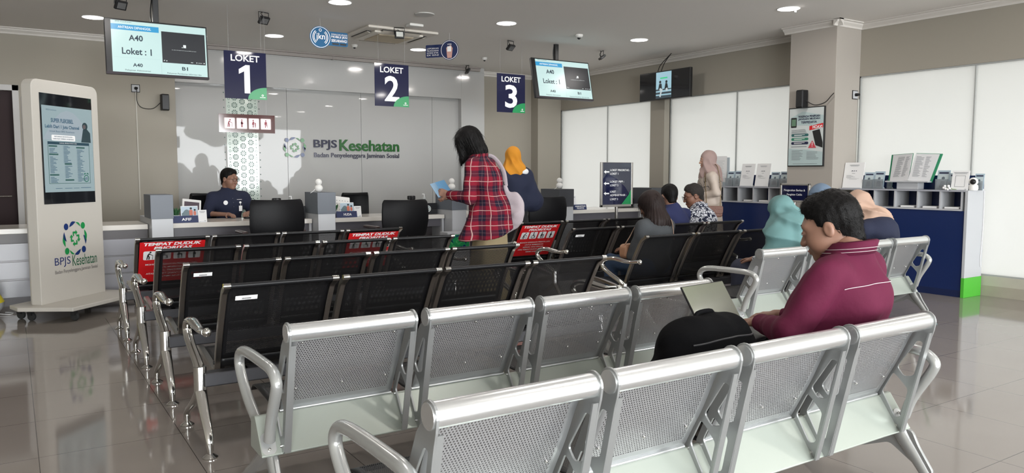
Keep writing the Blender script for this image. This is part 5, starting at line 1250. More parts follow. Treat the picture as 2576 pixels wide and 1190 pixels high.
def shirt_prims(J, g=.012, sc=1., sleeve='long', hem=.0):
    q = {k: np.array(v, float) for k, v in J.items() if k not in ('head_rot', 'hands')}
    ch = q['chest']; pv = q['pelvis']; up = (q['neck']-pv); up /= np.linalg.norm(up)
    pr = [('e', pv+up*.0, (.165*sc+g, .125*sc+g, .11), .06), ('c', pv+up*.06, ch, .120*sc+g, .125*sc+g, .08), ('c', q['neck']-up*.05, q['sl'], .068, .046+g*.5, .05), ('c', q['neck']-up*.05, q['sr'], .068, .046+g*.5, .05), ('e', (q['sl']+q['sr'])/2-up*.08, (.165*sc, .115*sc+g, .12), .07), ('c', ch, q['neck']-up*.01, .11*sc, .068, .08)]
    if sc > 1.1: pr.append(('e', pv+up*.14+np.array([0, .05, 0]), (.17*sc, .14*sc, .14), .08))
    for s in 'lr':
        if sleeve == 'long': pr += [('c', q['s'+s], q['e'+s], .052*sc+g*.5, .046*sc+g*.4, .05), ('c', q['e'+s], q['w'+s]+(q['e'+s]-q['w'+s])*.08, .047*sc+g*.4, .034+g*.3, .02)]
        else: pr += [('c', q['s'+s], q['s'+s]+(q['e'+s]-q['s'+s])*.95, .054*sc+g*.5, .056*sc+g*.5, .05)]
    return pr
def leg_prims(J, g=.012, sc=1.):
    q = {k: np.array(v, float) for k, v in J.items() if k not in ('head_rot', 'hands')}; pr = [('e', q['pelvis'], (.16*sc+g, .12*sc+g, .10), .05)]
    for s in 'lr': pr += [('c', q['h'+s], q['k'+s], .086*sc+g, .062*sc+g, .05), ('c', q['k'+s], q['a'+s], .060*sc+g, .048+g, .03)]
    return pr
def shoes(t, J, m, name='shoe'):
    for s in 'lr':
        a = np.array(J['a'+s], float); tt = np.array(J['t'+s], float); f_ = (tt-a); f_[2] = 0; f_ /= np.linalg.norm(f_)
        a0 = a.copy(); a0[2] = .045; t0 = a+f_*.17; t0[2] = .036
        pr = [('c', a0-f_*.03, a0+f_*.05, .038, .040, .02), ('c', a0+f_*.05, t0, .040, .034, .03)]
        lo, hi = bounds(pr, .01)
        sdf_mesh(name, [(lambda P: smax(union(pr, P), .004-P[:, 2], .004), lo, hi, .008)], m, t)
def sit_pose(seat=.43, lean=.05, neck=1.0, head=1.13, hy=.08, rot=(0, -20, 0), hand=((.12, .33, .56), (-.12, .33, .56)), sw=.19, dx=0., drop=.0):
    return dict(pelvis=(0, .05, seat+.08), chest=(dx*.6, lean*.6, .5*(seat+.1+neck)+.04), neck=(dx, lean, neck), head=(dx, lean+hy, head), head_rot=rot,
                sl=(dx-sw, lean*.9, neck-.082-drop), sr=(dx+sw, lean*.9, neck-.082-drop), el=(dx-sw-.05, lean+.06, neck-.33), er=(dx+sw+.05, lean+.06, neck-.33),
                wl=(hand[1][0], hand[1][1]-.06, hand[1][2]+.01), wr=(hand[0][0], hand[0][1]-.06, hand[0][2]+.01),
                hl=(-.09, .02, seat+.06), hr=(.09, .02, seat+.06), kl=(-.11, .44, seat+.055), kr=(.11, .44, seat+.055), al=(-.11, .42, .09), ar=(.11, .42, .09), tl=(-.12, .56, .035), tr=(.12, .56, .035),
                hands=(((.25, 1, -.1), (0, 0, -1), 1, .5), ((-.25, 1, -.1), (0, 0, -1), -1, .5)))
SKIN = mat('skin_tan', (.255, .135, .092), .5, var=.06, vscale=20); SKIN2 = mat('skin_brown', (.20, .09, .055), .5, var=.06, vscale=20); SKIN3 = mat('skin_light', (.46, .27, .20), .5, var=.05, vscale=20)
HAIR = mat('black_hair', (.0045, .004, .004), .5, bump=.3, bscale=220, spec=.14); HAIRB = mat('dark_brown_hair', (.016, .009, .008), .5, bump=.3, bscale=200, spec=.25)
def cloth(name, c, rough=.85, b=.25, s=120): return mat(name, c, rough, bump=b, bscale=s, var=.08, vscale=9)
def pattern(name, fn, rough=.85):
    m = bpy.data.materials.new(name); m.use_nodes = True; nt = m.node_tree; b = nt.nodes['Principled BSDF']; b.inputs['Roughness'].default_value = rough; b.inputs['Specular IOR Level'].default_value = .25
    tc = N(nt, 'ShaderNodeTexCoord'); nt.links.new(fn(nt, tc.outputs['Object']), b.inputs['Base Color']); MATS[name] = m; return m
def plaid(base, dark, line, px, pz, white=.045):
    def fn(nt, vec):
        nz = N(nt, 'ShaderNodeTexNoise'); nz.inputs['Scale'].default_value = 5; nt.links.new(vec, nz.inputs['Vector'])
        sp = N(nt, 'ShaderNodeSeparateXYZ'); nt.links.new(vec, sp.inputs[0])
        w = math_(nt, 'MULTIPLY', math_(nt, 'SUBTRACT', nz.outputs['Fac'], .5), .03)
        u = math_(nt, 'ADD', math_(nt, 'MULTIPLY', math_(nt, 'ARCTAN2', sp.outputs[0], math_(nt, 'SUBTRACT', .03, sp.outputs[1])), .17), w); v = math_(nt, 'ADD', sp.outputs[2], w)
        def fr(o, p, off=0.): return math_(nt, 'FRACT', math_(nt, 'ADD', math_(nt, 'DIVIDE', o, p), 10+off))
        def band(f, a, b): return math_(nt, 'MULTIPLY', math_(nt, 'GREATER_THAN', f, a), math_(nt, 'LESS_THAN', f, b))
        fu, fv = fr(u, px), fr(v, pz)
        dk = math_(nt, 'MULTIPLY', math_(nt, 'ADD', band(fu, .05, .45), band(fv, .05, .45)), .62)
        c1 = N(nt, 'ShaderNodeMix', data_type='RGBA'); nt.links.new(dk, c1.inputs[0]); c1.inputs[6].default_value = (*base, 1); c1.inputs[7].default_value = (*dark, 1)
        wl_ = math_(nt, 'MAXIMUM', math_(nt, 'MAXIMUM', band(fu, .68, .68+white), band(fv, .72, .72+white)), math_(nt, 'MULTIPLY', math_(nt, 'MAXIMUM', band(fu, .24, .26), band(fv, .24, .26)), .35))
        c2 = N(nt, 'ShaderNodeMix', data_type='RGBA'); nt.links.new(math_(nt, 'MULTIPLY', wl_, .85), c2.inputs[0]); nt.links.new(c1.outputs[2], c2.inputs[6]); c2.inputs[7].default_value = (*line, 1)
        return c2.outputs[2]
    return fn
def person(label, loc, rz, J, skin=None, hs=1., sc=1.):
    t = thing('person', label, 'person', loc, R(rz)); b, M = body_mesh(t, J, skin or SKIN, hs, sc); face_parts(b, J['head'], M, hs); return t, b, M
def collar_pt(J, rr, z, a, tilt):
    n = J['neck']; return (n[0]+rr*math.cos(a)*1.02, n[1]+rr*math.sin(a)*.98-z*tilt, n[2]+z+.012*math.cos(a-R(270)))
def collar(t, J, m, r=.068, h=.045, tilt=.25, name='collar'):
    n = np.array(J['neck'], float); mb = MB(); k = 28; vs = []
    for j, (rr, z) in enumerate(((r*1.05, -.02), (r*1.02, h), (r*1.16, h*.9), (r*1.34, -.012))):
        for i in range(k+1):
            a = R(-250+320*i/k)+math.pi/2*0; a = R(110+320*i/k)
            vs.append((n[0]+rr*math.cos(a)*1.02, n[1]+rr*math.sin(a)*.98-z*tilt, n[2]+z+.012*math.cos(a-R(270))))
    fs = [(j*(k+1)+i, j*(k+1)+i+1, (j+1)*(k+1)+i+1, (j+1)*(k+1)+i) for j in range(3) for i in range(k)]
    mb.add(vs, fs); return mk(name, mb, m, t, 'all', solid=.003)
def surf(f, o, d, n=60):
    p = np.array(o, float); d = np.array(d, float)
    for _ in range(n):
        v = float(f(p[None])[0])
        if v < .0008: break
        p = p+d*v*.7
    return p
def hijab(t, J, M, m, hs=1., drape=.14, open_=True, amp=.006, bulge=1.0, tail=None, low=.16):
    amp = amp*1.4
    H = np.array(J['head'], float); n = np.array(J['neck'], float); back = M@np.array([0, -.03, -.08])+H
    pr = [('e', H+M@np.array([0, -.016, .030])*hs, (.092*hs, .108*hs, .104*hs), .03, M), ('c', H+M@np.array([0, 0, -.05])*hs, n+np.array([0, .0, .01]), .078*hs, .088, .06),
          ('c', n+np.array([-.10, .0, -.035]), n+np.array([.10, .0, -.035]), .062, .062, .07), ('e', n+np.array([0, .045, -.06]), (.13, .10, low*bulge), .06), ('e', n+np.array([0, -.05, -.05]), (.12, .075, drape*bulge), .06)]
    if tail is not None: pr += tail
    lo, hi = bounds(pr, .03)
    def f(P):
        q = ((P-H)@M)/hs; ang = np.arctan2(q[:, 0], -q[:, 1]-.02)
        d = union(pr, P)-amp*(1-2*np.abs(np.sin(ang*3.5+q[:, 2]*16)))*np.clip((.05-q[:, 2])*9, 0, 1)-wrinkle(P*np.array([1, 1, .22]), amp*.45, 30, 1.)
        face = sd_ell(q, (0, .112, -.022), (.052, .075, .078))*hs
        return smax(d, -face, .012)
    return sdf_mesh('headscarf', [(f, lo, hi, .0085)], m, t, 1)

def long_comb(P, G):
    d = np.tile(np.array([[0, 0, -1.]]), (len(P), 1)); return d-G*(G*d).sum(1)[:, None]*.9+G*.05
# ---- the man in the maroon shirt with a laptop
J = sit_pose(seat=.44, lean=.03, neck=.965, head=1.064, hy=.075, rot=(12, -20, 0), sw=.205, dx=.0, hand=((.13, .44, .63), (-.10, .42, .63)))
J['el'] = (-.31, .13, .66); J['er'] = (.30, .11, .66); J['pelvis'] = (0, .08, .52); J['chest'] = (0, .05, .76)
MRS = mat('maroon_cotton', (.092, .007, .030), .8, bump=.55, bscale=13, var=.08, vscale=9, spec=.25)
t, b, M = person('man in maroon long-sleeved shirt sitting on the nearest silver bench with a laptop', (2.865, 1.83, 0), 12, J, SKIN, 1.17, 1.18)
_, fs_ = garment('shirt', shirt_prims(J, .016, 1.20), MRS, t, .009, .009, 19, .4, None, (1, 1, .7))
short_hair(J['head'], M, 1.17, 1, t, HAIR, 2.)
collar(t, J, MRS, .078, .045, .55)
PIPE = mat('white_piping', (.48, .40, .42), .6)
pts = [tuple(surf(fs_, (x, -.6, .855-.5*x*x), (0, 1, 0))+np.array([0, -.0045, .001])) for x in np.linspace(-.20, .20, 24)]
mk('yoke_piping', MB().tube(pts, .0016, 5), PIPE, t, True)
for rr, z in ((.1075, .002), (.1035, .016)):
    mk('collar_piping', MB().tube([collar_pt(J, rr, z, R(a), .55) for a in range(118, 424, 12)], .0012, 5, 2), PIPE, t, True)
garment('trousers', leg_prims(J, .014, 1.15), cloth('black_trousers', (.015, .015, .017)), t, .011, .004, 20)
shoes(t, J, mat('black_shoe', (.02, .02, .02), .4))
t = thing('laptop', 'open laptop on the lap of the man in maroon, its screen greenish grey', 'laptop', (2.485, 2.29, .578), R(8))
mk('keyboard_deck', MB().box((0, -.21, 0), (.31, 0, .014)), mat('laptop_grey', (.10, .10, .105), .35, .5), t, bevel=.004)
Ml = Matrix.Translation((0, 0, .012)) @ Matrix.Rotation(R(-33), 4, 'X')
l_ = mk('lid', MB().box((0, 0, 0), (.32, .007, .228)).rot(Ml), BLACKP, t, bevel=.002)
polys('screen', [rect(.004, .008, .316, .224)], mat('laptop_screen', (.16, .175, .12), .22, coat=.6, var=.1, vscale=6), Frame(Ml @ Vector((0, 0, 0)), (Ml.to_3x3() @ Vector((1, 0, 0))), Ml.to_3x3() @ Vector((0, 0, 1))), l_, .0015)
# backpack on the seat beside him
t = thing('backpack', 'black backpack lying on the silver seat beside the man in maroon', 'backpack', (2.12, 1.93, .40), R(4))
BK = mat('black_nylon', (.0035, .0035, .004), .8, bump=.2, bscale=160, spec=.06)
pr = [('e', (0, 0, .17), (.24, .13, .18), .08), ('c', (-.14, .0, .10), (.14, 0, .10), .11, .11, .08), ('c', (-.13, .02, .27), (.12, .02, .27), .08, .085, .08), ('e', (-.20, .10, .08), (.14, .13, .10), .06)]
lo, hi = bounds(pr, .03); fb = lambda P: smax(union(pr, P)-wrinkle(P, .006, 24, 1), .003-P[:, 2], .01)
sdf_mesh('pack_body', [(fb, lo, hi, .009)], BK, t)
for dz, w in ((.30, .17), (.24, .21), (.17, .23)):
    pts = [tuple(surf(fb, (x, -.6, dz-.4*x*x), (0, 1, 0))) for x in np.linspace(-w, w, 18)]; mk('zip_seam', MB().tube(pts, .0035, 6), mat('zip_black', (.03, .03, .033), .4), t, True)
mk('grab_handle', MB().tube([(-.05, .02, .34), (-.04, .02, .375), (.04, .02, .375), (.05, .02, .34)], .008, 8, 4), BK, t, True)

# ---- the standing woman in the red plaid shirt
J = dict(pelvis=(0, -.05, .93), chest=(0, .0, 1.20), neck=(0, .07, 1.415), head=(-.01, .155, 1.555), head_rot=(8, -28, 4), sl=(-.185, .04, 1.345), sr=(.185, .04, 1.345), el=(-.26, .04, 1.08), er=(.25, .10, 1.07), wl=(-.17, .27, 1.10), wr=(.06, .30, 1.07),
         hl=(-.09, -.04, .90), hr=(.09, -.04, .90), kl=(-.10, -.02, .48), kr=(.10, -.02, .48), al=(-.10, -.04, .08), ar=(.10, -.04, .08), tl=(-.11, .10, .03), tr=(.11, .10, .03), hands=(((.1, 1, .25), (.8, 0, -.3), 1, 1.0), ((-.5, 1, .1), (0, 0, -1), -1, .7)))
PL = pattern('red_plaid_flannel', plaid((.165, .004, .016), (.009, .005, .017), (.40, .26, .24), .115, .125, .045))
t, b, M = person('standing woman in red plaid shirt and khaki skirt with black bobbed hair, reading a leaflet', (3.45, 5.72, 0), 38, J, SKIN, 1.0, .95)
pr = shirt_prims(J, .026, .98)+[('c', (0, -.05, .95), (0, -.045, .72), .178, .222, .06), ('c', (-.17, .02, .95), (-.21, .09, .72), .05, .07, .05)]
garment('plaid_shirt', pr, PL, t, .010, .008, 20, .7, lambda P, d: smax(d, (.755+.05*np.sin(P[:, 0]*9+1))-P[:, 2], .012), (1, 1, .7))
mk('collar', MB(), PL, t) if False else collar(t, J, PL, .075, .03, .4)
KH = cloth('khaki_cotton', (.24, .19, .105)); pr = [('e', (0, -.05, .88), (.165, .14, .12), .05), ('c', (0, -.05, .85), (0, -.04, .25), .14, .20, .06), ('c', (-.1, -.04, .8), (-.13, -.04, .2), .07, .12, .05), ('c', (.1, -.04, .8), (.13, -.04, .2), .07, .12, .05)]
garment('skirt', pr, KH, t, .012, .014, 22, .3, lambda P, d: smax(d, .13-P[:, 2], .01), (1, 1, .12)); shoes(t, J, mat('brown_sandal', (.08, .04, .02), .6))
H = np.array(J['head'])
def fh(P):
    q = (P-H)@M; d = sd_ell(q, (0, -.016, .034), (.096, .112, .100)); d = smin(d, sd_cap(q, (0, -.03, .0), (0, -.045, -.11), .098, .088), .05)
    for s in (-1, 1): d = smin(d, sd_cap(q, (s*.070, .045, .03), (s*.078, .09, -.13), .038, .022), .03)
    d = smin(d, sd_cap(q, (-.06, .06, -.08), (-.07, .13, -.17), .03, .008), .02)
    d = smax(d, -sd_ell(q, (0, .12, -.05), (.050, .075, .10)), .015)
    a = np.arctan2(q[:, 0], q[:, 1]); return d+.0035*np.sin(a*34)*np.clip(.06-q[:, 2], 0, .1)*10+.002*np.sin(a*71+q[:, 2]*30)
sdf_mesh('hair', [(fh, H-.24, H+.18, .006)], HAIR, t, 1, strands(fh, H, 2600, .075, .0014, long_comb, 5, -.16))
LIL = cloth('lilac_canvas', (.36, .31, .33), .85, .3, 150)
bg = thing('canvas_bag', 'pale lilac canvas bag hanging from the right shoulder of the plaid woman', 'bag', (3.45, 5.72, 0), R(38))
pr = [('e', (.265, -.185, .96), (.050, .090, .16), .05), ('c', (.262, -.13, 1.06), (.25, -.10, 1.16), .035, .018, .05), ('c', (.265, -.20, .90), (.265, -.12, .80), .045, .040, .05), ('c', (.262, -.10, .80), (.262, -.02, .70), .045, .035, .05)]
lo, hi = bounds(pr, .03); sdf_mesh('bag_body', [(lambda P: union(pr, P)-wrinkle(P, .009, 26, .5), lo, hi, .009)], LIL, bg)
mk('shoulder_strap', MB().tube([(.26, -.10, 1.17), (.245, -.085, 1.30), (.20, -.03, 1.405), (.15, .02, 1.44), (.155, .10, 1.40), (.19, .15, 1.25), (.24, .05, 1.08), (.262, -.03, .95), (.28, -.05, .75)], [.018, .017, .017, .017, .016, .016, .016, .018, .02], 10, 4, sq=(1.2, .35), up=(1, 0, 0)), LIL, bg, True)
mk('strap_ring', MB().tube([(.262, -.10, 1.17), (.28, -.09, 1.19), (.262, -.085, 1.21), (.245, -.09, 1.19), (.262, -.10, 1.17)], .004, 6, 4), BLACKM, bg, True)
lf = thing('leaflet', 'blue folded leaflet held in the left hand of the plaid woman', 'leaflet', (3.45, 5.72, 0), R(38)); Ml = Matrix.Translation((-.115, .37, 1.13)) @ Matrix.Rotation(R(-35), 4, 'X') @ Matrix.Rotation(R(-20), 4, 'Z')
lb = mk('left_page', MB().prism([(-.10, -.06), (.0, -.05), (0, .09), (-.10, .08)], 'y', 0, .002).rot(Ml @ Matrix.Rotation(R(15), 4, 'Z')), mat('leaflet_lightblue', (.22, .36, .50), .3), lf); mk('right_page', MB().prism([(0, -.05), (.10, -.06), (.10, .08), (0, .09)], 'y', 0, .002).rot(Ml @ Matrix.Rotation(R(-12), 4, 'Z')), mat('leaflet_midblue', (.12, .26, .42), .3), lf)

# ---- person in mustard headscarf behind her
def stand_pose(top, rot, hw=((-.16, .22, 1.0), (.16, .22, 1.0))):
    z = top/1.6
    return dict(pelvis=(0, 0, .92*z), chest=(0, .0, 1.16*z), neck=(0, .0, 1.355*z), head=(0, .035, 1.49*z), head_rot=rot, sl=(-.17, 0, 1.275*z), sr=(.17, 0, 1.275*z), el=(-.23, .0, 1.03*z), er=(.23, .0, 1.03*z), wl=(hw[0][0], hw[0][1], hw[0][2]*z), wr=(hw[1][0], hw[1][1], hw[1][2]*z),
                hl=(-.09, 0, .88*z), hr=(.09, 0, .88*z), kl=(-.09, .01, .47*z), kr=(.09, .01, .47*z), al=(-.09, 0, .08), ar=(.09, 0, .08), tl=(-.10, .14, .03), tr=(.10, .14, .03), hands=(((.6, 1, .1), (0, 0, -1), 1, .8), ((-.6, 1, .1), (0, 0, -1), -1, .8)))
J = stand_pose(1.58, (-8, -6, 0)); NV = cloth('navy_cloth', (.008, .012, .035)); BKT = MATS['black_trousers']
t, b, M = person('standing person in mustard headscarf and navy jacket, behind the woman in plaid', (4.99, 7.60, 0), 0, J, SKIN, .98, .95)
garment('jacket', shirt_prims(J, .03, 1.0)+[('c', (.1, -.02, 1.25), (.24, -.04, .95), .1, .13, .08)], NV, t, .012, .006, 18); garment('trousers', leg_prims(J, .014, .95), BKT, t, .013, .004, 20); shoes(t, J, MATS['black_shoe'])
hijab(t, J, M, cloth('mustard_cloth', (.55, .22, .012)), .98, .13, tail=[('c', J['neck'], (.03, -.10, J['neck'][2]-.02), .06, .05, .05)])
mk('white_collar', MB().sphere((.06, -.115, J['neck'][2]-.035), .05, 12, 8, (1.3, .7, .8)), mat('white_cloth', (.7, .7, .7), .8), t, 'all')

# ---- counter officer
J = sit_pose(seat=.47, lean=.06, neck=1.075, head=1.215, hy=.035, rot=(32, -8, 0), sw=.19, hand=((.13, .34, .785), (-.14, .37, .785)))
J['el'] = (-.28, .10, .80); J['er'] = (.27, .10, .80); J['wl'] = (-.11, .31, .795); J['wr'] = (.10, .33, .795); J['chest'] = (0, .05, .88)
J['hands'] = (((.35, 1, -.05), (0, 0, -1), 1, .35), ((-.1, 1, -.05), (0, 0, -1), -1, .35))
t, b, M = person('officer in dark navy short-sleeved shirt with glasses, seated behind the AFIF desk', (2.215, 9.80, 0), -174, J, SKIN, 1.03, 1.0)
_, fs_ = garment('shirt', shirt_prims(J, .016, 1.04, 'short'), NV, t, .010, .004, 22, .9); garment('trousers', leg_prims(J, .012, 1.), BKT, t, .014, .003, 20); shoes(t, J, MATS['black_shoe'])
short_hair(J['head'], M, 1.03, 0, t, HAIR, 1.); glasses(t, J['head'], M, 1.03); collar(t, J, NV, .068, .035, .3)
def on_chest(x, z, dy=.004): p = surf(fs_, (x, .8, z), (0, -1, 0)); return (p[0], p[1]+dy+.008, p[2])
c = on_chest(.085, .93); mk('round_badge', MB().lathe([(.026, -.002), (.027, .002)], c, 20, 'y'), LETW, t)
c = on_chest(-.085, .965); mk('chest_lettering', MB().box((c[0]-.03, c[1]-.002, c[2]-.004), (c[0]+.03, c[1]+.002, c[2]+.004)), mat('pale_thread', (.4, .4, .42), .7), t)
c = on_chest(-.09, .93); mk('badge_reel', MB().lathe([(.013, -.003), (.013, .004)], c, 14, 'y'), LETW, t); c2 = on_chest(-.09, .86, .014)
r_ = mk('identity_card', MB().box((c2[0]-.02, c2[1]-.002, c2[2]-.035), (c2[0]+.02, c2[1]+.002, c2[2]+.03)), PAPER, t, bevel=.001); mk('cord', MB().tube([(c[0], c[1]+.004, c[2]), (c2[0], c2[1], c2[2]+.03)], .002, 5), LETW, r_)
mk('button', MB().sphere(on_chest(0, .93), .005, 8, 6).sphere(on_chest(0, .98), .005, 8, 6).sphere(on_chest(0, .88), .005, 8, 6), mat('button_grey', (.1, .1, .12), .4), t, 'all')

# ---- standing woman in beige
J = stand_pose(1.56, (6, -4, 0), ((-.05, .17, 1.00), (.09, .18, 1.03))); J['el'] = (-.21, -.05, 1.03); J['er'] = (.20, -.02, 1.03); J['hands'] = (((.5, .3, .05), (0, 0, -1), 1, 1.), ((-.6, .3, .0), (0, 0, -1), -1, 1.))
t, b, M = person('standing woman in dusty pink headscarf and beige blouse with printed vest, by navy counter', (7.68, 7.02, 0), 52, J, SKIN3, .98, .95)
BG = cloth('beige_satin', (.50, .42, .36), .55, .1, 90); garment('blouse', shirt_prims(J, .018, .93), BG, t, .010, .006, 20, .2, lambda P, d: smax(d, .86-P[:, 2], .01))
def vest_fn(nt, vec):
    v = N(nt, 'ShaderNodeTexVoronoi'); v.feature = 'DISTANCE_TO_EDGE'; v.inputs['Scale'].default_value = 14; nz = N(nt, 'ShaderNodeTexNoise'); nz.inputs['Scale'].default_value = 9
    nt.links.new(vec, nz.inputs['Vector']); mxv = N(nt, 'ShaderNodeMix', data_type='VECTOR'); mxv.inputs[0].default_value = .12; nt.links.new(vec, mxv.inputs[4]); nt.links.new(nz.outputs['Color'], mxv.inputs[5]); nt.links.new(mxv.outputs[1], v.inputs['Vector'])
    l = math_(nt, 'LESS_THAN', v.outputs['Distance'], .035); c = N(nt, 'ShaderNodeMix', data_type='RGBA'); nt.links.new(l, c.inputs[0]); c.inputs[6].default_value = (.34, .29, .25, 1); c.inputs[7].default_value = (.10, .085, .08, 1); return c.outputs[2]
q = shirt_prims(J, .030, .95, 'short'); q = [p for i, p in enumerate(q) if i < 5]; garment('vest', q, pattern('printed_vest', vest_fn), t, .010, .003, 18, .5, lambda P, d: smax(smax(d, .98-P[:, 2], .01), np.abs(P[:, 0])-.150-.3*np.maximum(1.25-P[:, 2], 0), .02))
pr = [('e', (0, 0, .88), (.16, .13, .10), .05), ('c', (0, 0, .85), (0, 0, .22), .15, .21, .06)]; garment('skirt', pr, cloth('cream_skirt', (.42, .36, .30)), t, .014, .010, 20, .3, lambda P, d: smax(d, .1-P[:, 2], .01), (1, 1, .12)); shoes(t, J, MATS['black_shoe'])
hijab(t, J, M, cloth('dusty_pink_cloth', (.34, .24, .22), .7, .1), .98, .12, tail=[('c', (0, -.08, J['neck'][2]), (.02, -.15, J['neck'][2]-.13), .05, .03, .05)])
p = thing('shoulder_purse', 'small brown quilted purse at the hip of the woman in beige', 'purse', (7.68, 7.02, 0), R(52))
mk('purse_body', MB().prism([(q[0], q[1]) for q in rrect(-.13, .72, .10, .86, .03)], 'x', -.235, -.185), mat('brown_leather', (.15, .055, .03), .4, bump=.3, bscale=60), p, bevel=.012); mk('flap', MB().prism([(q[0], q[1]) for q in rrect(-.132, .77, .102, .865, .02)], 'x', -.242, -.232), MATS['brown_leather'], p, bevel=.004)
mk('strap', MB().tube([(-.21, -.10, .86), (-.20, -.10, 1.1), (-.13, -.07, 1.36), (.0, -.02, 1.40), (-.10, .08, 1.33), (-.2, .08, 1.0), (-.21, .07, .86)], .005, 6, 4), mat('gold_chain', (.16, .11, .05), .4, .5), p, True)

# ---- long-haired woman in grey on right-hand black bench
J = sit_pose(seat=.42, lean=.06, neck=.89, head=1.0, hy=.055, rot=(12, -26, 0), sw=.165, dx=.05, hand=((.07, .30, .60), (-.10, .32, .60))); GR = cloth('charcoal_knit', (.045, .05, .055)); JN = cloth('blue_denim', (.025, .05, .10))
t, b, M = person('seated woman with long dark hair, charcoal top and blue jeans, seen from behind', (4.73, 4.93, 0), 6, J, SKIN, 1., .92)
garment('top', shirt_prims(J, .024, .95), GR, t, .010, .006, 20, .2); garment('jeans', leg_prims(J, .010, .95), JN, t, .011, .004, 24, .6); shoes(t, J, mat('white_shoe', (.6, .6, .6), .5))
H = np.array(J['head'])
def fh2(P):
    q = (P-H)@M; d = sd_ell(q, (0, -.016, .034), (.094, .110, .100)); b0 = H+np.array([0, -.05, -.02]); d = smin(d, sd_cap(P, b0, b0+np.array([-.01, -.05, -.13]), .088, .098), .06); d = smin(d, sd_cap(P, b0+np.array([-.03, -.05, -.13]), b0+np.array([-.06, -.05, -.27]), .082, .05), .06); d = smin(d, sd_cap(P, b0+np.array([.04, -.05, -.13]), b0+np.array([.03, -.06, -.25]), .07, .04), .06)
    d = smax(d, -sd_ell(q, (0, .12, -.05), (.050, .075, .10)), .015); a = np.arctan2(P[:, 0]-H[0], P[:, 1]-H[1]); return d+.003*np.sin(a*40+P[:, 2]*12)*np.clip(H[2]+.06-P[:, 2], 0, .1)*10
sdf_mesh('hair', [(fh2, H-np.array([.2, .28, .38]), H+.16, .0065)], HAIRB, t, 1, strands(fh2, H, 2600, .09, .0014, long_comb, 6, -.30))
bp_ = thing('crossbody_bag', 'tan handbag with strap on the lap of the long-haired woman', 'bag', (4.73, 4.93, 0), R(6)); TN = mat('tan_leather', (.36, .19, .11), .5)
mk('bag_body', MB().prism([(q[0], q[1]) for q in rrect(-.22, .53, .02, .66, .04)], 'y', .16, .24), TN, bp_, bevel=.015)
mk('strap', MB().tube([(-.20, .2, .64), (-.17, .16, .72), (-.06, .16, .84), (.07, .10, .915), (.115, .03, .93), (.13, -.06, .87), (.12, -.10, .70)], [.010]*7, 8, 4, sq=(1.2, .35)), mat('pale_strap', (.5, .33, .24), .6), bp_, True)

# ---- two men on right-hand bench
J = sit_pose(seat=.42, lean=.06, neck=.92, head=1.035, hy=.05, rot=(-20, -12, 0), sw=.19)
t, b, M = person('man in navy shirt with short black hair, half hidden behind the long-haired woman', (5.90, 5.85, 0), 0, J, SKIN, 1.04, 1.05)
garment('shirt', shirt_prims(J, .016, 1.06), cloth('royal_navy_cloth', (.012, .018, .075)), t, .011, .004, 20, .2); garment('trousers', leg_prims(J, .012, 1.), BKT, t, .014, .003, 20); shoes(t, J, MATS['black_shoe']); short_hair(J['head'], M, 1.04, 0, t, HAIR, .5)
J = sit_pose(seat=.42, lean=.10, neck=.915, head=1.035, hy=.06, rot=(34, -16, 0), sw=.19)
def batik(nt, vec):
    nz = N(nt, 'ShaderNodeTexNoise'); nz.inputs['Scale'].default_value = 22; nz.inputs['Detail'].default_value = 1.5; nz.inputs['Distortion'].default_value = 1.8; nt.links.new(vec, nz.inputs['Vector'])
    v = N(nt, 'ShaderNodeTexVoronoi'); v.inputs['Scale'].default_value = 26; v.feature = 'DISTANCE_TO_EDGE'; nt.links.new(vec, v.inputs['Vector'])
    l = math_(nt, 'MULTIPLY', math_(nt, 'GREATER_THAN', nz.outputs['Fac'], .46), math_(nt, 'GREATER_THAN', v.outputs['Distance'], .05)); c = N(nt, 'ShaderNodeMix', data_type='RGBA'); nt.links.new(l, c.inputs[0]); c.inputs[6].default_value = (.012, .016, .035, 1); c.inputs[7].default_value = (.55, .56, .60, 1); return c.outputs[2]
BT = pattern('floral_print_shirt', batik)
t, b, M = person('man with glasses in navy and white floral print shirt, face turned left', (6.38, 5.86, 0), 24, J, SKIN2, 1.06, 1.08)
garment('printed_shirt', shirt_prims(J, .018, 1.12), BT, t, .010, .004, 20, .6); garment('trousers', leg_prims(J, .012, 1.), BKT, t, .014, .003, 20); shoes(t, J, MATS['black_shoe']); short_hair(J['head'], M, 1.06, 0, t, mat('curly_hair', (.012, .008, .006), .7, bump=.9, bscale=120), 1.5); glasses(t, J['head'], M, 1.06); collar(t, J, BT, .075, .03, .4)

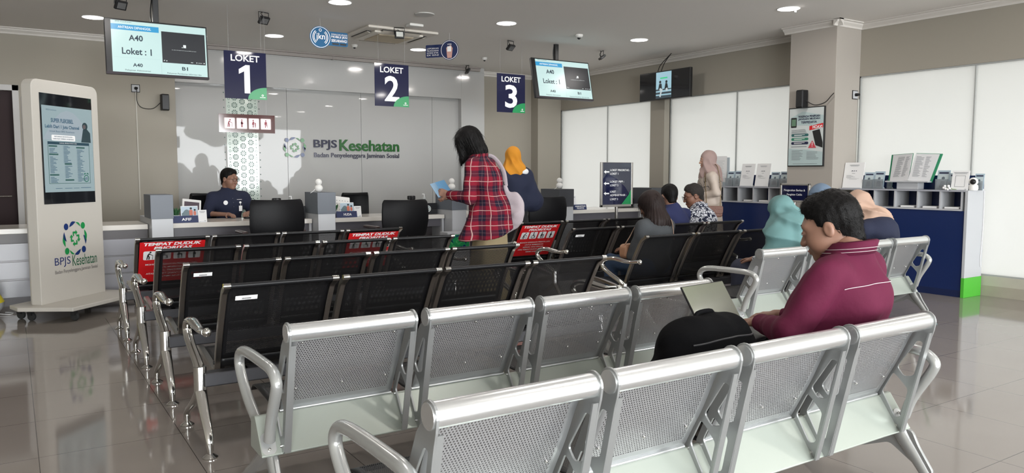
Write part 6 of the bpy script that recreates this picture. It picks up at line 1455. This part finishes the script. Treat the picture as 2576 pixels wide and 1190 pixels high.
# ---- seated women on the silver bench near the navy counter
J = sit_pose(seat=.43, lean=.10, neck=.87, head=.97, hy=.05, rot=(18, -30, 0), sw=.165, hand=((.10, .34, .58), (-.16, .34, .58)))
t, b, M = person('seated woman in long teal headscarf, seen from behind on the silver bench', (5.22, 3.84, 0), 8, J, SKIN, .90, .95)
garment('blouse', shirt_prims(J, .004, .92), pattern('grey_floral_print', batik), t, .012, .004, 20, .2); garment('trousers', leg_prims(J, .02, 1.05), cloth('dark_blue_cloth', (.03, .035, .06)), t, .013, .006, 20); shoes(t, J, mat('tan_sandal', (.45, .36, .27), .6))
n = np.array(J['neck']); TL = [('c', n+np.array([-.14, 0, -.05]), n+np.array([.14, 0, -.05]), .085, .085, .08), ('c', n+np.array([0, -.06, -.05]), n+np.array([.0, -.08, -.24]), .15, .19, .08), ('c', n+np.array([-.14, -.01, -.09]), n+np.array([-.225, .03, -.27]), .075, .085, .08), ('c', n+np.array([.14, -.01, -.09]), n+np.array([.21, .03, -.26]), .075, .085, .08)]
hijab(t, J, M, cloth('teal_jersey', (.105, .215, .215), .75, .08), 1.0, .17, amp=.011, tail=TL)
J = sit_pose(seat=.43, lean=.20, neck=.88, head=.985, hy=.10, rot=(20, -48, 0), sw=.175)
t, b, M = person('seated woman in blush pink headscarf and navy top, leaning forward', (6.49, 3.80, 0), 12, J, SKIN3, .98, .98)
garment('top', shirt_prims(J, .022, 1.0)+[('e', (0, .11, .77), (.16, .11, .13), .08)], NV, t, .011, .005, 20, .2); garment('trousers', leg_prims(J, .02, 1.), BKT, t, .014, .005, 20); shoes(t, J, MATS['tan_sandal'])
n = np.array(J['neck']); hijab(t, J, M, cloth('blush_cloth', (.42, .28, .21), .75, .08), 1.08, .12, amp=.011, tail=[('e', n+np.array([.02, -.07, -.02]), (.13, .09, .10), .06), ('c', n+np.array([.06, -.05, -.0]), n+np.array([.14, -.12, -.10]), .075, .06, .05), ('c', n+np.array([.14, -.12, -.10]), n+np.array([.17, -.13, -.26]), .055, .035, .04)])
J = sit_pose(seat=.43, lean=.14, neck=.94, head=1.06, hy=.07, rot=(0, -30, 0), sw=.17)
t, b, M = person('person in blue-grey headscarf and checked shirt, mostly behind the man in maroon', (5.82, 3.86, 0), 0, J, SKIN3, .98, .95)
garment('checked_shirt', shirt_prims(J, .022, .98), pattern('brown_check', plaid((.40, .36, .36), (.06, .045, .05), (.6, .6, .62), .09, .09, .12)), t, .012, .005, 20, .2); garment('trousers', leg_prims(J, .02, 1.), BKT, t, .014, .005, 20); shoes(t, J, MATS['tan_sandal'])
hijab(t, J, M, cloth('bluegrey_cloth', (.12, .17, .24), .75, .08), 1.0, .15, tail=[('c', np.array(J['neck'])+np.array([.05, -.06, -.05]), np.array(J['neck'])+np.array([.10, -.09, -.14]), .06, .05, .05)])
